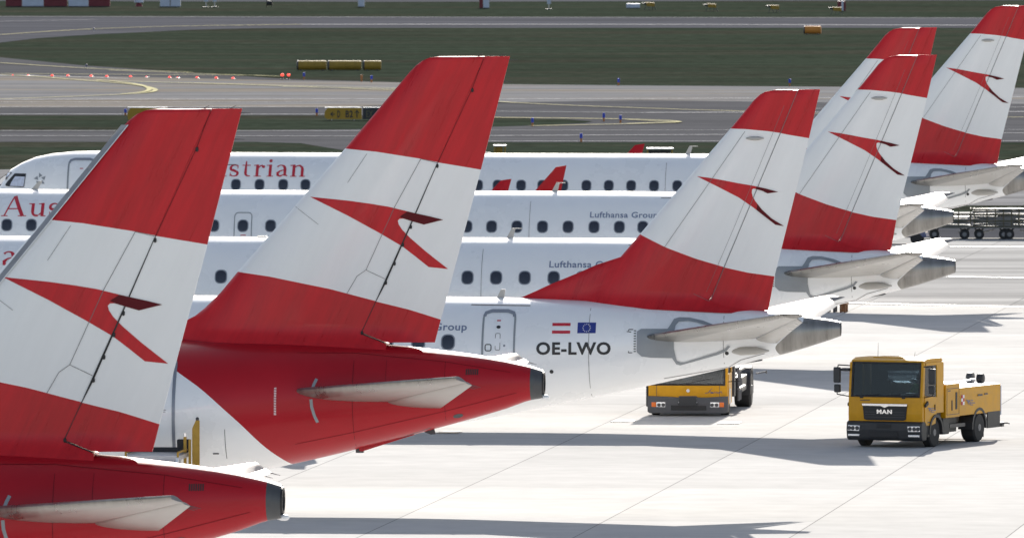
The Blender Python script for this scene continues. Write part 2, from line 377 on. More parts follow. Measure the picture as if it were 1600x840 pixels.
def marking(name, pts, wd, m, z=.026):
    P = gp(pts); bm = bmesh.new(); L = []; 
    for i, p in enumerate(P):
        a = P[max(0,i-1)]; b = P[min(len(P)-1,i+1)]; d = (b-a).normalized(); nn = Vector((-d.y,d.x,0))
        L.append((bm.verts.new((p.x+nn.x*wd/2,p.y+nn.y*wd/2,z)), bm.verts.new((p.x-nn.x*wd/2,p.y-nn.y*wd/2,z))))
    for (a,b),(c,d) in zip(L,L[1:]): bm.faces.new((a,b,d,c))
    o = link_bm(name, bm, m); o['kind'] = 'structure'; return o
def many(name, specs, m, z=.026):
    """all the painted lines of one kind in the pavement form one marking layer"""
    bm = bmesh.new()
    for pts, wd in specs:
        P = gp(pts); L = []
        Q = [P[0]]
        for a, b in zip(P, P[1:]):
            for j in range(1,5): Q.append(a.lerp(b, j/4))
        if len(P) > 3:
            for _ in range(6): Q = [Q[0]]+[(Q[i-1]+Q[i]*2+Q[i+1])/4 for i in range(1,len(Q)-1)]+[Q[-1]]
        for i, p in enumerate(Q):
            a = Q[max(0,i-1)]; b = Q[min(len(Q)-1,i+1)]; d = (b-a).normalized(); nn = Vector((-d.y,d.x,0))
            wl = .32+(wd*1.15-.32)*abs(d.x)**4 if wd > .3 else wd
            L.append((bm.verts.new((p.x+nn.x*wl/2,p.y+nn.y*wl/2,z)), bm.verts.new((p.x-nn.x*wl/2,p.y-nn.y*wl/2,z))))
        for (a,b),(c,d) in zip(L,L[1:]): bm.faces.new((a,b,d,c))
        z += .0015
    o = link_bm(name, bm, m); o['kind'] = 'structure'; return o
many('white_markings', [
    ([(-900,157.2),(1000,155),(1600,152)], .9), ([(-900,160.5),(400,160),(620,158)], .5),
    ([(0,212.8),(700,213.6)], .45), ([(700,213.2),(1700,208)], .6), ([(1010,176.8),(1700,175)], 1.0), ([(700,174),(1010,177)], .4),
    ([(470,39),(900,38.6),(1600,40.5),(4000,47)], 1.6), ([(-500,26),(1600,28.8)], .8), ([(0,34),(150,31.5)], .8),
    ([(-900,117.6),(0,118.5),(60,119),(110,121),(200,124)], 2.2), ([(700,204.6),(1700,203.6)], .3), ([(-800,179.2),(560,179.6)], .6),
    ([(700,221.8),(1700,221.5)], .4), ([(0,205.2),(660,205.5)], .5), ([(-800,167.8),(560,168)], .5), ([(1180,171.5),(1700,168)],.5)], 'paintwhite', .03)
many('yellow_markings', [
    ([(0,118),(60,120.5),(120,126),(170,129.5),(210,133),(232,137),(246,141),(240,145),(215,147.5),(150,150.5),(60,154),(0,156)], 1.0),
    ([(150,126),(200,130),(225,134.5),(238,141),(225,145.5),(190,148)], .8),
    ([(150,127),(260,130),(400,134),(620,142),(780,150)], .7), ([(620,139),(300,131),(210,128.5)], .5),
    ([(0,99.5),(100,106),(170,110),(300,114)], .5), ([(170,111),(300,116),(440,121)], .4),
    ([(0,55.5),(100,48.5),(200,44),(300,41.5),(470,39.4)], 1.3), ([(440,137),(650,141),(700,141.5)], .5),
    ([(700,153),(780,162),(1010,171),(1180,176),(1250,177.5)], .7),
    ([(690,184.5),(800,185.5),(950,187),(1040,189.2),(1070,192),(1050,193.5),(950,196),(830,198.2)], .9), ([(980,188.5),(1055,192),(980,195)], .7),
    ([(1180,176.5),(1400,183),(1700,186)], .5), ([(0,116.7),(400,119.4),(440,121)], .5)], 'paintyellow', .055)
many('apron_markings', [([(1250,469),(1325,473.7),(1600,479.5),(2400,496)], .35), ([(1480,432),(1700,436)], .2), ([(1400,385),(1700,386)],.2)], 'paintapron', .014)

# ================================================================ AIRCRAFT
YAW = R(6.0)
class Ref:
    def __init__(s, cpx, D):
        # axis line: Y = D - X tan(yaw); cone end seen at image column cpx
        k = (cpx-800.0)/FPX; ta = math.tan(YAW)
        s.Y = D/(1+k*ta); s.X = k*s.Y; s.O = Vector((s.X, s.Y, 0))
        s.t = Vector((math.cos(YAW), -math.sin(YAW), 0)); s.n = Vector((-math.sin(YAW), -math.cos(YAW), 0))
    def L(s, px, py, w_=0.0):
        d = ray(px,py); C = Vector((0,0,CAM_H)); t = (w_-(C-s.O).dot(s.n))/d.dot(s.n); P = C+d*t
        return ((P-s.O).dot(s.t), P.z)
D2 = 385.7
RE = [Ref(1314.5, D2*.8825), Ref(1493, D2), Ref(1490, D2*1.1175), Ref(1640, D2*1.235)]
RA = [Ref(440, D2*.6365), Ref(848.5, D2*.765)]
e1, a2, e4 = RE[0], RA[1], RE[3]

class Body:
    """fuselage of revolution-like sections: crown, belly and half-width by station"""
    def __init__(s, top, bot, wid):
        s.top = pchip(*zip(*top)); s.bot = pchip(*zip(*bot)); s.wid = pchip(*zip(*wid)); s.u0 = top[0][0]
    def side(s, u, z):
        t, b = s.top(u), s.bot(u); h = (t-b)/2; c = (t+b)/2
        q = 1-((z-c)/max(h,.01))**2
        return s.wid(u)*math.sqrt(max(q,0.0))
    def mesh(s, name, us, mats, parent, shifts=(), mat_at=lambda u:0, n=56, cap0=False, cap1=False):
        bm = bmesh.new(); rings = []
        for us_ in us:
            ring = []
            for i in range(n):
                th = 2*math.pi*i/n; u = us_
                for _ in range(5):
                    t, b = s.top(u), s.bot(u); z = (t+b)/2+(t-b)/2*math.cos(th)
                    rel = math.cos(th); u = us_
                    for s0, fn, reach in shifts:
                        k = max(0.0, 1-abs(us_-s0)/reach); u += fn(z)*k
                    u = min(u, 0.0) 
                y = s.wid(u)*math.sin(th); ring.append(bm.verts.new((u,y,z)))
            rings.append(ring)
        for k,(A,B) in enumerate(zip(rings,rings[1:])):
            for i in range(n):
                f = bm.faces.new((A[i],A[(i+1)%n],B[(i+1)%n],B[i])); f.material_index = mat_at((us[k]+us[k+1])/2); f.smooth = True
        if cap0: bm.faces.new(rings[0])
        if cap1: bm.faces.new(rings[-1][::-1])
        return link_bm(name, bm, mats, parent)

def airfoil(c):
    c = min(max(c,0.0),1.0)
    return 10*(.2969*math.sqrt(c)-.1260*c-.3516*c*c+.2843*c**3-.1015*c**4)
class Fin:
    def __init__(s, le, mainle, te, T0, T1, zb, zt):
        s.le = sorted([(z,u) for u,z in le]); s.te = sorted([(z,u) for u,z in te]); s.ml = sorted([(z,u) for u,z in mainle])
        s.T0, s.T1, s.zb, s.zt = T0, T1, zb, zt
    def ext(s, z, pts):
        if z <= pts[0][0] or len(pts) == 2: a, b = pts[0], pts[1]
        elif z >= pts[-1][0]: a, b = pts[-2], pts[-1]
        else: return interp(z, [p[0] for p in pts], [p[1] for p in pts])
        return a[1]+(b[1]-a[1])*(z-a[0])/(b[0]-a[0])
    def half(s, u, z):
        lm = s.ext(z, s.ml); te = s.ext(z, s.te); T = s.T0+(s.T1-s.T0)*min(max((z-s.zb)/(s.zt-s.zb),0),1)
        h = T*airfoil((u-lm)/(te-lm))
        la = interp(z, [p[0] for p in s.le], [p[1] for p in s.le])
        d = min(max(u-la, 0), 1.2)
        h = max(h, .02+.10*math.sqrt(d/1.2)*min(1,max(0,(te-u)/1.5)) if u > la+.001 else .008)
        f = max(0.0, 1-(z-s.zb)/.45); h += .22*f*f*min(1,d)*min(1,max(0,(te-u)/1.0))
        top = max(0.0, 1-(s.zt-z)/.05) ; h *= math.sqrt(max(.05,1-top*top*.95))
        return h
def sample(pl, t):
    us = [p[0] for p in pl]; u = us[0]+(us[-1]-us[0])*t
    return u, interp(u, us, [p[1] for p in pl])
def fin_mesh(name, fin, curves, mats, bands, parent, nc=26, sub=5):
    """curves: list of polylines bottom to top; bands[k]: material index between curve k and k+1"""
    rows = []; mi = []
    for k in range(len(curves)-1):
        m_ = sub if k in bands.get('sub',()) else 2
        for j in range(m_):
            f = j/m_
            rows.append([tuple(a*(1-f)+b*f for a,b in zip(sample(curves[k],t/nc), sample(curves[k+1],t/nc))) for t in range(nc+1)]); mi.append(bands[k])
    rows.append([sample(curves[-1],t/nc) for t in range(nc+1)])
    bm = bmesh.new()
    sides = []
    for sg in (-1,1):
        sides.append([[bm.verts.new((u, sg*fin.half(u,z), z)) for u,z in r] for r in rows])
    nr = len(rows)
    for q, S in enumerate(sides):
        for j in range(nr-1):
            for i in range(nc):
                vs = (S[j][i],S[j][i+1],S[j+1][i+1],S[j+1][i]); f = bm.faces.new(vs if q==0 else vs[::-1]); f.material_index = mi[j]; f.smooth = True
    A, B = sides
    def strip(a, b, c, d, m_):
        try: f = bm.faces.new((a,b,c,d)); f.material_index = m_
        except Exception: pass
    for j in range(nr-1):
        strip(A[j][0],A[j+1][0],B[j+1][0],B[j][0],mi[j]); strip(A[j][nc],B[j][nc],B[j+1][nc],A[j+1][nc],mi[j])
    for i in range(nc):
        strip(A[0][i],B[0][i],B[0][i+1],A[0][i+1],mi[0]); strip(A[-1][i],A[-1][i+1],B[-1][i+1],B[-1][i],mi[-1])
    o = link_bm(name, bm, mats, parent); 
    try: o.data.set_sharp_from_angle(angle=R(50))
    except Exception: pass
    return o
def loft(name, secs, mats, parent, c0=0.0, c1=1.0, M_=14, nspan=6, lemat=None):
    """secs: list of (LE(x,y,z), TE(x,y,z), thickness); a lifting surface through them, chord fraction c0..c1"""
    bm = bmesh.new(); rings = []; full = []
    for a, b in zip(secs, secs[1:]):
        for j in range(nspan): full.append((a,b,j/nspan))
    full.append((secs[-2],secs[-1],1.0))
    cs = [c0+(c1-c0)*(1-math.cos(math.pi*i/M_))/2 if c0 == 0 else c0+(c1-c0)*i/M_ for i in range(M_+1)]
    for a, b, f in full:
        le = Vector(a[0]).lerp(Vector(b[0]),f); te = Vector(a[1]).lerp(Vector(b[1]),f); T = a[2]*(1-f)+b[2]*f
        span = (Vector(b[0])-Vector(a[0])); ch = te-le; up = ch.cross(span).normalized()
        if up.z < 0: up = -up
        if abs(up.z) < .2: up = Vector((0,1 if le.y>0 else -1,0)).cross(Vector((1,0,0))); up = ch.cross(Vector((0,0,1))).normalized()
        U = [le+ch*c+up*T*airfoil(c)/2*1.0 for c in cs]; D = [le+ch*c-up*T*airfoil(c)/2 for c in cs[::-1]]
        rings.append([bm.verts.new(p) for p in U+D])
    n = len(rings[0])
    for A, B in zip(rings, rings[1:]):
        for i in range(n):
            f = bm.faces.new((A[i],A[(i+1)%n],B[(i+1)%n],B[i])); f.smooth = True
            if lemat is not None and (i < 4 or i >= n-6): f.material_index = lemat
    bm.faces.new(rings[0]); bm.faces.new(rings[-1][::-1])
    o = link_bm(name, bm, mats, parent)
    try: o.data.set_sharp_from_angle(angle=R(45))
    except Exception: pass
    return o
def mir(p): return (p[0],-p[1],p[2])
def P3(ref, px, py, w_): u, z = ref.L(px,py,w_); return (u,-w_,z)

# ---------------------------------------------------------------- regional jet geometry (traced on the nearest one, kept in metres)
E = e1.L
def flat(u, lst): return lst
Etop = [(-38.3,3.45),(-38.0,3.95),(-37.3,4.42)]
for px,py in ((10.7,268.8),(21.4,261),(43,250.5),(64,243),(86,239.3),(107,237),(148,235.6)): Etop.append(e4.L(px,py))
zt = e1.L(700,463)[1]
Etop += [(-29,zt),(-15,zt),(e1.L(640,462)[0],zt),E(813,465),E(1015,473.5),E(1200,485),E(1257,493),E(1300,499.5),E(1314.5,502.3)]
zb = zt-3.42
Ebot = [(-38.3,3.4),(-38.0,3.0),(-37.2,2.6),(-36,2.33),(-34,zb+.05),(-31,zb),(-14,zb),(E(600,0)[0],zb+.04)]+[E(*p) for p in ((721,659),(879,629.5),(1018,601),(1138,574),(1224,553),(1290,533),(1314.5,524.4))]
Ewid = [(-38.3,.04),(-38.0,.45),(-37.2,.85),(-36,1.15),(-34,1.44),(-31.5,1.52),(-12,1.52),(-9.5,1.50),(-7,1.28),(-5,1.0),(-3,.72),(-1.2,.45),(0,.19)]
EB = Body(Etop, Ebot, Ewid)
def EL(lst): return [E(*p) for p in lst]
Ehx = lambda y: 1247.7-.42*(y-140)
EFIN = Fin(le=EL([(770,478),(813,465),(861,443.5),(906,425),(933,413),(960,405),(970,401),(1000,365.5),(1144,198),(1170,166.5),(1178,156.5),(1186,149),(1196,143.4),(1208,140.6),(1216,140)]),
           mainle=EL([(1000,365.5),(1144,198)]), te=EL([(1200,486),(1210,431.5),(1264,216),(1281.5,139.5)]), T0=.30, T1=.13, zb=E(1100,484)[1], zt=E(1240,140)[1])
Ecur = [EL(c) for c in ([(790,470),(1015,482),(1200,491)], [(813,465),(1136,480.3),(1200,486)], [(835,455.5),(1108,468)], [(861,443.5),(Ehx(459),459)], [(906,425),(Ehx(449),449)], [(933,413),(Ehx(440),440)], [(970,401),(Ehx(430),430)],
        [(1000,365.5),(1042,386),(1087,403),(Ehx(416.5),416.5)], [(1141.5,201),(1165,201.6),(1200,204.8),(Ehx(207.6),207.6)], [(1170,166.5),(Ehx(168),168)], [(1178,156.5),(Ehx(157),157)], [(1186,149),(Ehx(149.5),149.5)], [(1196,143.4),(Ehx(143.5),143.5)], [(1214,140),(Ehx(140),140)])]
Eband = {0:0,1:0,2:0,3:0,4:0,5:0,6:0,7:1,8:0,9:0,10:0,11:0,12:0,'sub':(7,8)}
Erud = [EL(c) for c in ([(Ehx(468)+.4,468),(1137,480),(1200.5,485)], [(Ehx(417)+.3,417),(1169,425.5),(1210,431.5)], [(Ehx(207.8)+.3,207.8),(1232,210.5),(1264,216)], [(Ehx(140)+.3,140),(1281.5,139.5)])]
Elogo = EL([(1089.5,275),(1110,277.5),(1132,281.5),(1155,286),(1178,290),(1198,294.5),(1216,299.6),(1200,302),(1191,297.5),(1178.5,294.3),(1175.8,296),(1175.5,301),(1177,307),(1181,314),(1191,327),(1206,341),(1225,353),(1212,351),(1195,337.5),(1178,324),(1155,308),(1123,291.5)])
Eld1 = EL([(1183,291.5),(1198,294.5),(1216,299.6),(1200,302),(1191,297.5),(1181,294.8)])
Eld2 = EL([(1184,318),(1191,327),(1206,341),(1225,353),(1212,351),(1195,337.5),(1183,328)])
# ---------------------------------------------------------------- larger jet geometry (traced on the second one)
A = a2.L
def AL(lst): return [A(*p) for p in lst]
zt2 = A(400,529)[1]; zb2 = zt2-4.14
Atop = [(-37.0,4.0),(-36.7,4.5),(-36.0,5.0),(-35.0,5.45),(-33.8,5.95),(-32.5,zt2-.08),(-31,zt2),(-9,zt2)]+[A(*p) for p in ((400,529),(600,537.5),(693,547),(770,558),(830,571.5),(848.5,577.5))]
Abot = [(-37.0,3.9),(-36.7,3.4),(-36.0,3.0),(-34.5,2.55),(-32.5,zb2+.03),(-31,zb2),(-13.5,zb2)]+[A(*p) for p in ((0,797),(150,780),(300,757),(459,724),(558.7,700.8),(675,670.6),(791,638),(830,624.5),(848.5,621.5))]
Awid = [(-37.0,.05),(-36.7,.5),(-36.0,1.0),(-34.5,1.5),(-32.5,1.9),(-31,1.975),(-11.5,1.975),(-9,1.88),(-7,1.66),(-5,1.32),(-3,.92),(-1,.5),(-.3,.36),(0,.3)]
AB = Body(Atop, Abot, Awid)
Ahx = lambda y: 757-.444*(y-90)
AFIN = Fin(le=AL([(262,512),(290,502),(305,493),(320,481),(345,457),(372,424),(395,397),(539.5,232),(640,113),(650,102.5),(660,95),(672,90.2),(686,88.3)]),
           mainle=AL([(395,397),(539.5,232)]), te=AL([(679,535),(688.7,498.8),(751.4,265),(797,88)]), T0=.36, T1=.15, zb=A(500,540)[1], zt=A(740,88)[1])
Acur = [AL(c) for c in ([(255,545),(606,550)], [(262,514),(590,531),(606,536.5)], [(276,508),(Ahx(519),519)], [(305,493),(Ahx(503),503)], [(320,481),(Ahx(495),495)], [(345,457),(Ahx(481),481)],
        [(372,424),(423,431),(518,450.5),(Ahx(469.5),469.5)], [(539.5,232),(589.5,236.7),(656,247.3),(Ahx(253),253)], [(640,113),(Ahx(113),113)], [(650,102.5),(Ahx(103),103)], [(660,95),(Ahx(95.5),95.5)], [(672,90.2),(Ahx(90.7),90.7)], [(686,88.3),(Ahx(88),88)])]
Aband = {0:0,1:0,2:0,3:0,4:0,5:0,6:1,7:0,8:0,9:0,10:0,11:0,'sub':(6,7)}
Arud = [AL(c) for c in ([(Ahx(518.5)+.4,518.5),(605,534),(679.5,534.5)], [(Ahx(470)+.3,470),(640,483),(688.7,498.8)], [(Ahx(253.5)+.3,253.5),(751.4,265)], [(Ahx(88)+.3,88),(797,88)])]
Alogo = AL([(485.7,307),(510,309.3),(546.7,313),(580,317.6),(608.6,322.4),(649,332.4),(672,337.6),(693.3,343),(663.3,350.5),(646.7,345.6),(632,341),(626,341.2),(623.2,344),(624.5,350),(630,358.5),(642,371),(665.7,392),(683,406),(700.5,420),(670.5,416.7),(650,400),(630,384.3),(594.3,363),(546.7,336.7),(515,321)])
Ald = AL([(638,330),(649,332.4),(672,337.6),(693.3,343),(663.3,350.5),(646.7,345.6),(634,341.5),(626,338)])

def wing_set(root, body, spec, redw):
    for sg, sd_ in ((-1,'near'),(1,'far')):
        f = (lambda p: p) if sg < 0 else mir
        S = [(f(a), f(b), t) for a,b,t in spec['wing']]
        wg = loft('wing', S, ['ltgrey','metal'], root, nspan=5, lemat=1)
        if spec.get('winglet'):
            W_ = [(f(a), f(b), t) for a,b,t in spec['winglet']]
            loft('winglet', W_, ['wingletred'], wg, nspan=3)
        ex, ey, ez, er, el = spec['engine']
        mb = MB(); pr = [(0,.80),(.02*el,.92),(.12*el,1.0),(.4*el,1.02),(.7*el,.9),(.9*el,.72),(1.0*el,.62)]
        mb.lathe([(ex+a, er*b) for a,b in pr], (0,sg*ey,ez), n=32)
        en = mb.build('engine', ['white'], root); shade_auto(en, 40)
        MB().lathe([(ex-.02,er*.78),(ex-.015,er*.05)], (0,sg*ey,ez), n=24).build('engine_fan', ['dark'], en)
        MB().lathe([(ex+el*1.0-.01,er*.55),(ex+el*1.12,er*.42),(ex+el*1.28,er*.12)], (0,sg*ey,ez), n=24).build('exhaust_nozzle', ['metal'], en, smooth=True)
        MB().prism([(ex+el*.2,ez+er*.9),(ex+el*.9,ez+er*.5),(ex+el*1.3,ez+er*1.1+.3),(ex+el*.5,ez+er*1.1+.45)], sg*ey-.12, sg*ey+.12, axis='y').build('engine_pylon', ['ltgrey'], en)
    for (gx, gy, r, zt_) in spec['gear']:
        for sg in ((-1,1) if gy else (1,)):
            gr = MB().tube((gx,sg*gy,r),(gx,sg*gy,zt_),.09).tube((gx-.02,sg*gy-.3,r),(gx-.02,sg*gy+.3,r),.06).build('landing_gear', ['steel'], root)
            for dy in (-.28,.28):
                MB().lathe([(-.13,r*.6),(-.12,r*.93),(-.06,r),(.06,r),(.12,r*.93),(.13,r*.6)], (gx,sg*gy+dy,r), axis='y', n=28).build('wheel', ['tyre'], gr)
def hinge_tick(u, z, surf, parent):
    return MB().lathe([(-.045,.01),(-.028,.028),(.028,.028),(.045,.01)],(u+.02,-surf-.01,z),axis='z',n=10).build('hinge_bracket', ['hinge'], parent)
def wick(p, q, parent): MB().tube(p,q,.011,.004,n=5).build('static_wick', ['dark'], parent)

EWIN = [-30.6,-29.8,-29.0,-28.15,-27.3,-26.5,-25.65,-24.8,-23.85,-22.9,-22.0,-21.17,-20.3,-19.6,-18.76,-18.0,-17.25,-16.42,-15.62,-14.82,-14.0,-13.17,-12.34,-11.5,-10.68,-9.92]
def make_ejet(ref, label, group, reg=False):
    root = empty('regional_jet', ref.O, -YAW); tag(root, label, 'airplane', group)
    s0 = E(1214,537)[0]
    cone_x = pchip([E(0,554)[1],E(0,537)[1],E(0,520)[1],E(0,497)[1]], [E(1224,0)[0],E(1214,0)[0],E(1229,0)[0],E(1257,0)[0]])
    sh = [(s0, lambda z: cone_x(z)-s0, 1.6)]
    us = [-38.3,-38.2,-38.0,-37.7,-37.3,-36.9,-36.4,-35.8,-35,-34.2,-33.4,-32.5,-31.5,-30,-27,-24,-21,-18,-15,-13,-11.5,-10.5]
    us += [-10+.4*i for i in range(19)]; us = [u for u in us if u < s0-.2]+[s0]
    us = sorted(set(us+[u+.2 for u in us if -10.2 < u < s0-.5]))
    fus = EB.mesh('fuselage', us, ['white'], root, sh, cap0=True)
    us2 = [s0, s0+.3, s0+.6, s0+.9, s0+1.2, -.25, -.1, -.04, 0]
    cone = EB.mesh('tail_cone', us2, ['metal'], root, sh)
    c = (EB.top(0)+EB.bot(0))/2
    MB().lathe([(-.12,.17),(-.11,.02)], (0,0,c), n=20).build('exhaust_outlet', ['black'], cone)
    fin = fin_mesh('tail_fin', EFIN, Ecur, ['finred','finwhite'], Eband, root)
    rud = fin_mesh('rudder', EFIN, Erud, ['finred','finwhite'], {0:0,1:1,2:0,'sub':(0,1,2)}, root, nc=8)
    S = lambda u,z: EFIN.half(u,z)
    decal('tail_emblem', [Elogo], S, 'finred', fin, eps=.008, cell=.2)
    decal('tail_emblem_shade', [Eld1,Eld2], S, 'darkred', fin, eps=.022, cell=.2)
    pl = lambda lst, w_=.013: stroke(EL(lst), w_)
    decal('panel_line', pl([(1247,142),(1220.5,207),(1132.5,417),(1112,468)],.013)+pl([(1226,165),(1150,350),(1105,455)],.007)+pl([(1165,205),(1040,385)],.010)+pl([(1085,458),(1110,470)],.008), S, 'line', fin, eps=.014, step=.0005)
    MB().lathe([(-.22,.01),(-.1,.05),(.1,.05),(.24,.01)], (E(1180,216)[0], -S(*E(1180,216))-.03, E(1180,216)[1]), n=12).build('fin_fairing', ['ltgrey'], fin, smooth=True)
    MB().box(*sorted((E(1195,0)[0],E(1203,0)[0])), -.05,.05, E(0,491)[1],E(0,485)[1]).build('rudder_torque_fairing', ['darkred'], rud)
    FS = EB.side
    # dark patch round the tailplane root, dorsal joint, panel lines
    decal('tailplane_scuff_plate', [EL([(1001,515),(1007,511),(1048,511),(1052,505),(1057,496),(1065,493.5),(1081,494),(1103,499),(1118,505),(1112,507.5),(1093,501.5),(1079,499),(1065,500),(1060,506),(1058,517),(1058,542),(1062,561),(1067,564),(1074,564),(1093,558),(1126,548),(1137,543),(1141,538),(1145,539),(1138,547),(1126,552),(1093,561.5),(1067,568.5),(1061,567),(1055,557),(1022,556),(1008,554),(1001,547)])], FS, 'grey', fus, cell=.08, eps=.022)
    decal('panel_line', pl([(1134,482),(1134,575)])+pl([(927,470),(927,618)],.012)+pl([(1139,573),(1160,561),(1197,551)])+pl([(741,474),(833,475.5)],.02)+pl([(1040,590),(1100,580),(1138,573)],.012)+stroke([(-13.6,zb+.4),(-13.6,zt-.3)],.012)+stroke([(-25.2,zb+.4),(-25.2,zt-.3)],.012)+stroke([(-31.2,zb+.4),(-31.2,zt-.3)],.012), FS, 'line', fus, eps=.010, step=.0005, cell=.2)
    for u,z in EL([(869.5,577),(1139,550)]): decal('static_port', [[(u+.05*math.cos(t*.5236), z+.05*math.sin(t*.5236)) for t in range(12)]], FS, 'blackpaint', fus, cell=1)
    tk = []
    for k in range(9):
        tk += stroke(EL([(996,514+k*4),(999.5,514+k*4)]), .025)
    tk += stroke(EL([(988,512),(988,548)]),.02)+stroke(EL([(988,512),(995,512)]),.02)+stroke(EL([(985,515),(992,516)]),.02)+stroke(EL([(988,548),(994,548)]),.02)
    decal('trim_scale', tk, FS, 'blackpaint', fus, cell=1, step=.0003)
    # cabin windows
    zw = 4.36
    for i, u in enumerate(EWIN):
        fr_ = decal('window', [rrect(u,zw,.36,.40,.14)], FS, 'frame', root, eps=.006, cell=.06)
        decal('pane', [rrect(u,zw,.30,.345,.12)], FS, 'pane', fr_, eps=.012, cell=.06)
    # doors
    def door(u0,u1,z0,z1,wd, thick_top=False, r=.18, m='grey'):
        P = rrect((u0+u1)/2,(z0+z1)/2,u1-u0,z1-z0,r,4); P.append(P[0])
        d = decal('door', stroke(P, wd), FS, m, root, eps=.008, cell=.15, step=.0002)
        if thick_top: decal('door_seal', stroke([(u0+.02,z1-.13),(u0+.05,z1-.05),(u0+.2,z1),(u1-.2,z1),(u1-.05,z1-.05),(u1-.02,z1-.13)], .085), FS, 'frame', d, eps=.012, cell=.15, step=.0002)
        return d
    (ua,z1),(ub,_) = E(763,483), E(812,483); z0 = z1-1.75
    d = door(ua,ub,z0,z1,.05,True)
    decal('door_window', [[(u+.055*math.cos(t*.5236), z+.04*math.sin(t*.5236)) for t in range(12)] for u,z in EL([(787,507.5)])], FS, 'blackpaint', d, cell=1)
    q = rrect(*E(772,539),.15,.16,.04,3); q.append(q[0]); h_ = rrect(*E(786.5,530),.12,.42,.03,2); h_.append(h_[0])
    decal('door_handle', stroke(q,.025), FS, 'blackpaint', d, cell=1, step=.0003); decal('handle_recess', stroke(h_,.015), FS, 'line', d, cell=1, step=.0003)
    decal('door_latch', [[(u+.03*math.cos(t*.5236), z+.03*math.sin(t*.5236)) for t in range(12)] for u,z in EL([(796.8,536)])], FS, 'frame', d, cell=1)
    decal('exit_mark', stroke(EL([(784,497.7),(790,497.7)]),.03), FS, 'textred', d, cell=1)
    d = door(-23.18,-22.62,zw-.85,zw+.42,.03, r=.12, m='grey')
    decal('exit_mark', stroke([(-22.97,zw-.3),(-22.8,zw-.3)],.025), FS, 'textred', d, cell=1)
    u4,_ = e4.L(113,247); z4 = e4.L(130,247.5)[1]
    d = door(u4,u4+.95,z4-1.85,z4,.06,True)
    decal('exit_mark', stroke([(u4+.42,z4-.33),(u4+.54,z4-.33)],.03), FS, 'textred', d, cell=1)
    # flight deck glazing
    def quad(lst): return [e4.L(x,y) for x,y in lst]
    cw = decal('cockpit_window', [quad([(26.5,270),(45.5,270.2),(43.5,290.5),(41,291.5),(20,290.5),(13,289.5),(12.3,287),(15,283)])], FS, 'blackpaint', root, cell=.1, eps=.010)
    decal('sun_blind', [quad([(28,274.5),(44,275),(42.5,290),(20,289.5),(22,284)])], FS, 'curtain', cw, cell=.1, eps=.016)
    cw = decal('cockpit_window', [quad([(16,267.8),(21.5,269),(3,289.7),(-3,290),(-7,286),(0,279)])], FS, 'blackpaint', root, cell=.1, eps=.010)
    decal('pane', [quad([(15.5,269),(19.5,270),(2,288.5),(-3,288),(-5,286),(1,279.5)])], FS, 'lamp', cw, cell=.1, eps=.014)
    # five pointed ring emblem behind the flight deck
    cu_, cz_ = e4.L(68.8,278.8); st = []
    for k in range(5):
        a = R(95+72*k); c0 = (cu_+.135*math.cos(a), cz_+.135*math.sin(a)); r_ = .085
        st.append([(c0[0]+r_*1.25*math.cos(a+R(18)), c0[1]+r_*1.25*math.sin(a+R(18))),(c0[0]+r_*math.cos(a+R(150)), c0[1]+r_*math.sin(a+R(150))),(c0[0]+r_*1.1*math.cos(a-R(95)), c0[1]+r_*1.1*math.sin(a-R(95)))])
    decal('ring_emblem', st, FS, 'grey', fus, cell=.1, step=.0003)
    # lettering
    uA, zA = RE[2].L(12,335.5)
    decal('airline_lettering', serif_word('Austrian', uA, zA, .655, sx=1.27), FS, 'textred', fus, eps=.008, cell=.05, step=.0001)
    uL, zL = RE[2].L(928,340.8); 
    decal('group_lettering', fit_text('Lufthansa Group', uL, uL+2.19, zL, zL+.245, .018), FS, 'textblue', fus, eps=.006, cell=.3)
    if reg:
        d_ = fus
        decal('registration', fit_text('OE-LWO', E(846.3,0)[0], E(961,0)[0], E(0,546.9)[1]+.0, E(0,527)[1]+.0, .034), FS, 'blackpaint', d_, eps=.006, cell=.3)
        (fu0,fz1),(fu1,fz0) = E(870,501.5), E(898,506.2)
        fl = decal('striped_flag', [[(fu0,fz0),(fu1,fz0),(fu1,fz1),(fu0,fz1)]]+[[(fu0,z_),(fu1,z_),(fu1,z_+(fz1-fz0)),(fu0,z_+(fz1-fz0))] for z_ in (E(870,517.7)[1],)], FS, 'textred', d_, cell=.2)
        (bu0,bz1),(bu1,bz0) = E(909,501), E(937.3,517.4)
        bf = decal('blue_flag', [[(bu0,bz0),(bu1,bz0),(bu1,bz1),(bu0,bz1)]], FS, 'euroblue', d_, cell=.1)
        cx, cz = (bu0+bu1)/2, (bz0+bz1)/2; stars = []
        for k in range(12):
            a = k*math.pi/6; x, z = cx+.093*math.cos(a), cz+.093*math.sin(a)
            stars.append([(x+(.018 if j%2==0 else .008)*math.sin(j*math.pi/5), z+(.018 if j%2==0 else .008)*math.cos(j*math.pi/5)) for j in range(10)])
        decal('flag_stars', stars, FS, 'paintapron', bf, eps=.010, cell=1)
    # tailplane
    rootLE = P3(e1,1001,527,.75); tipLE = P3(e1,1222,491,5.9); tipTE = P3(e1,1262,491.5,5.9)
    hR = P3(e1,1180,528,.62); hT = P3(e1,1246,497,5.75); 
    rTE = P3(e1,1213,536,.55); tTE = P3(e1,1254,503.5,5.45)
    inb = (rootLE[0]-.25, -.35, rootLE[2]-.1); inbh = (hR[0]-.05,-.25,hR[2]-.06)
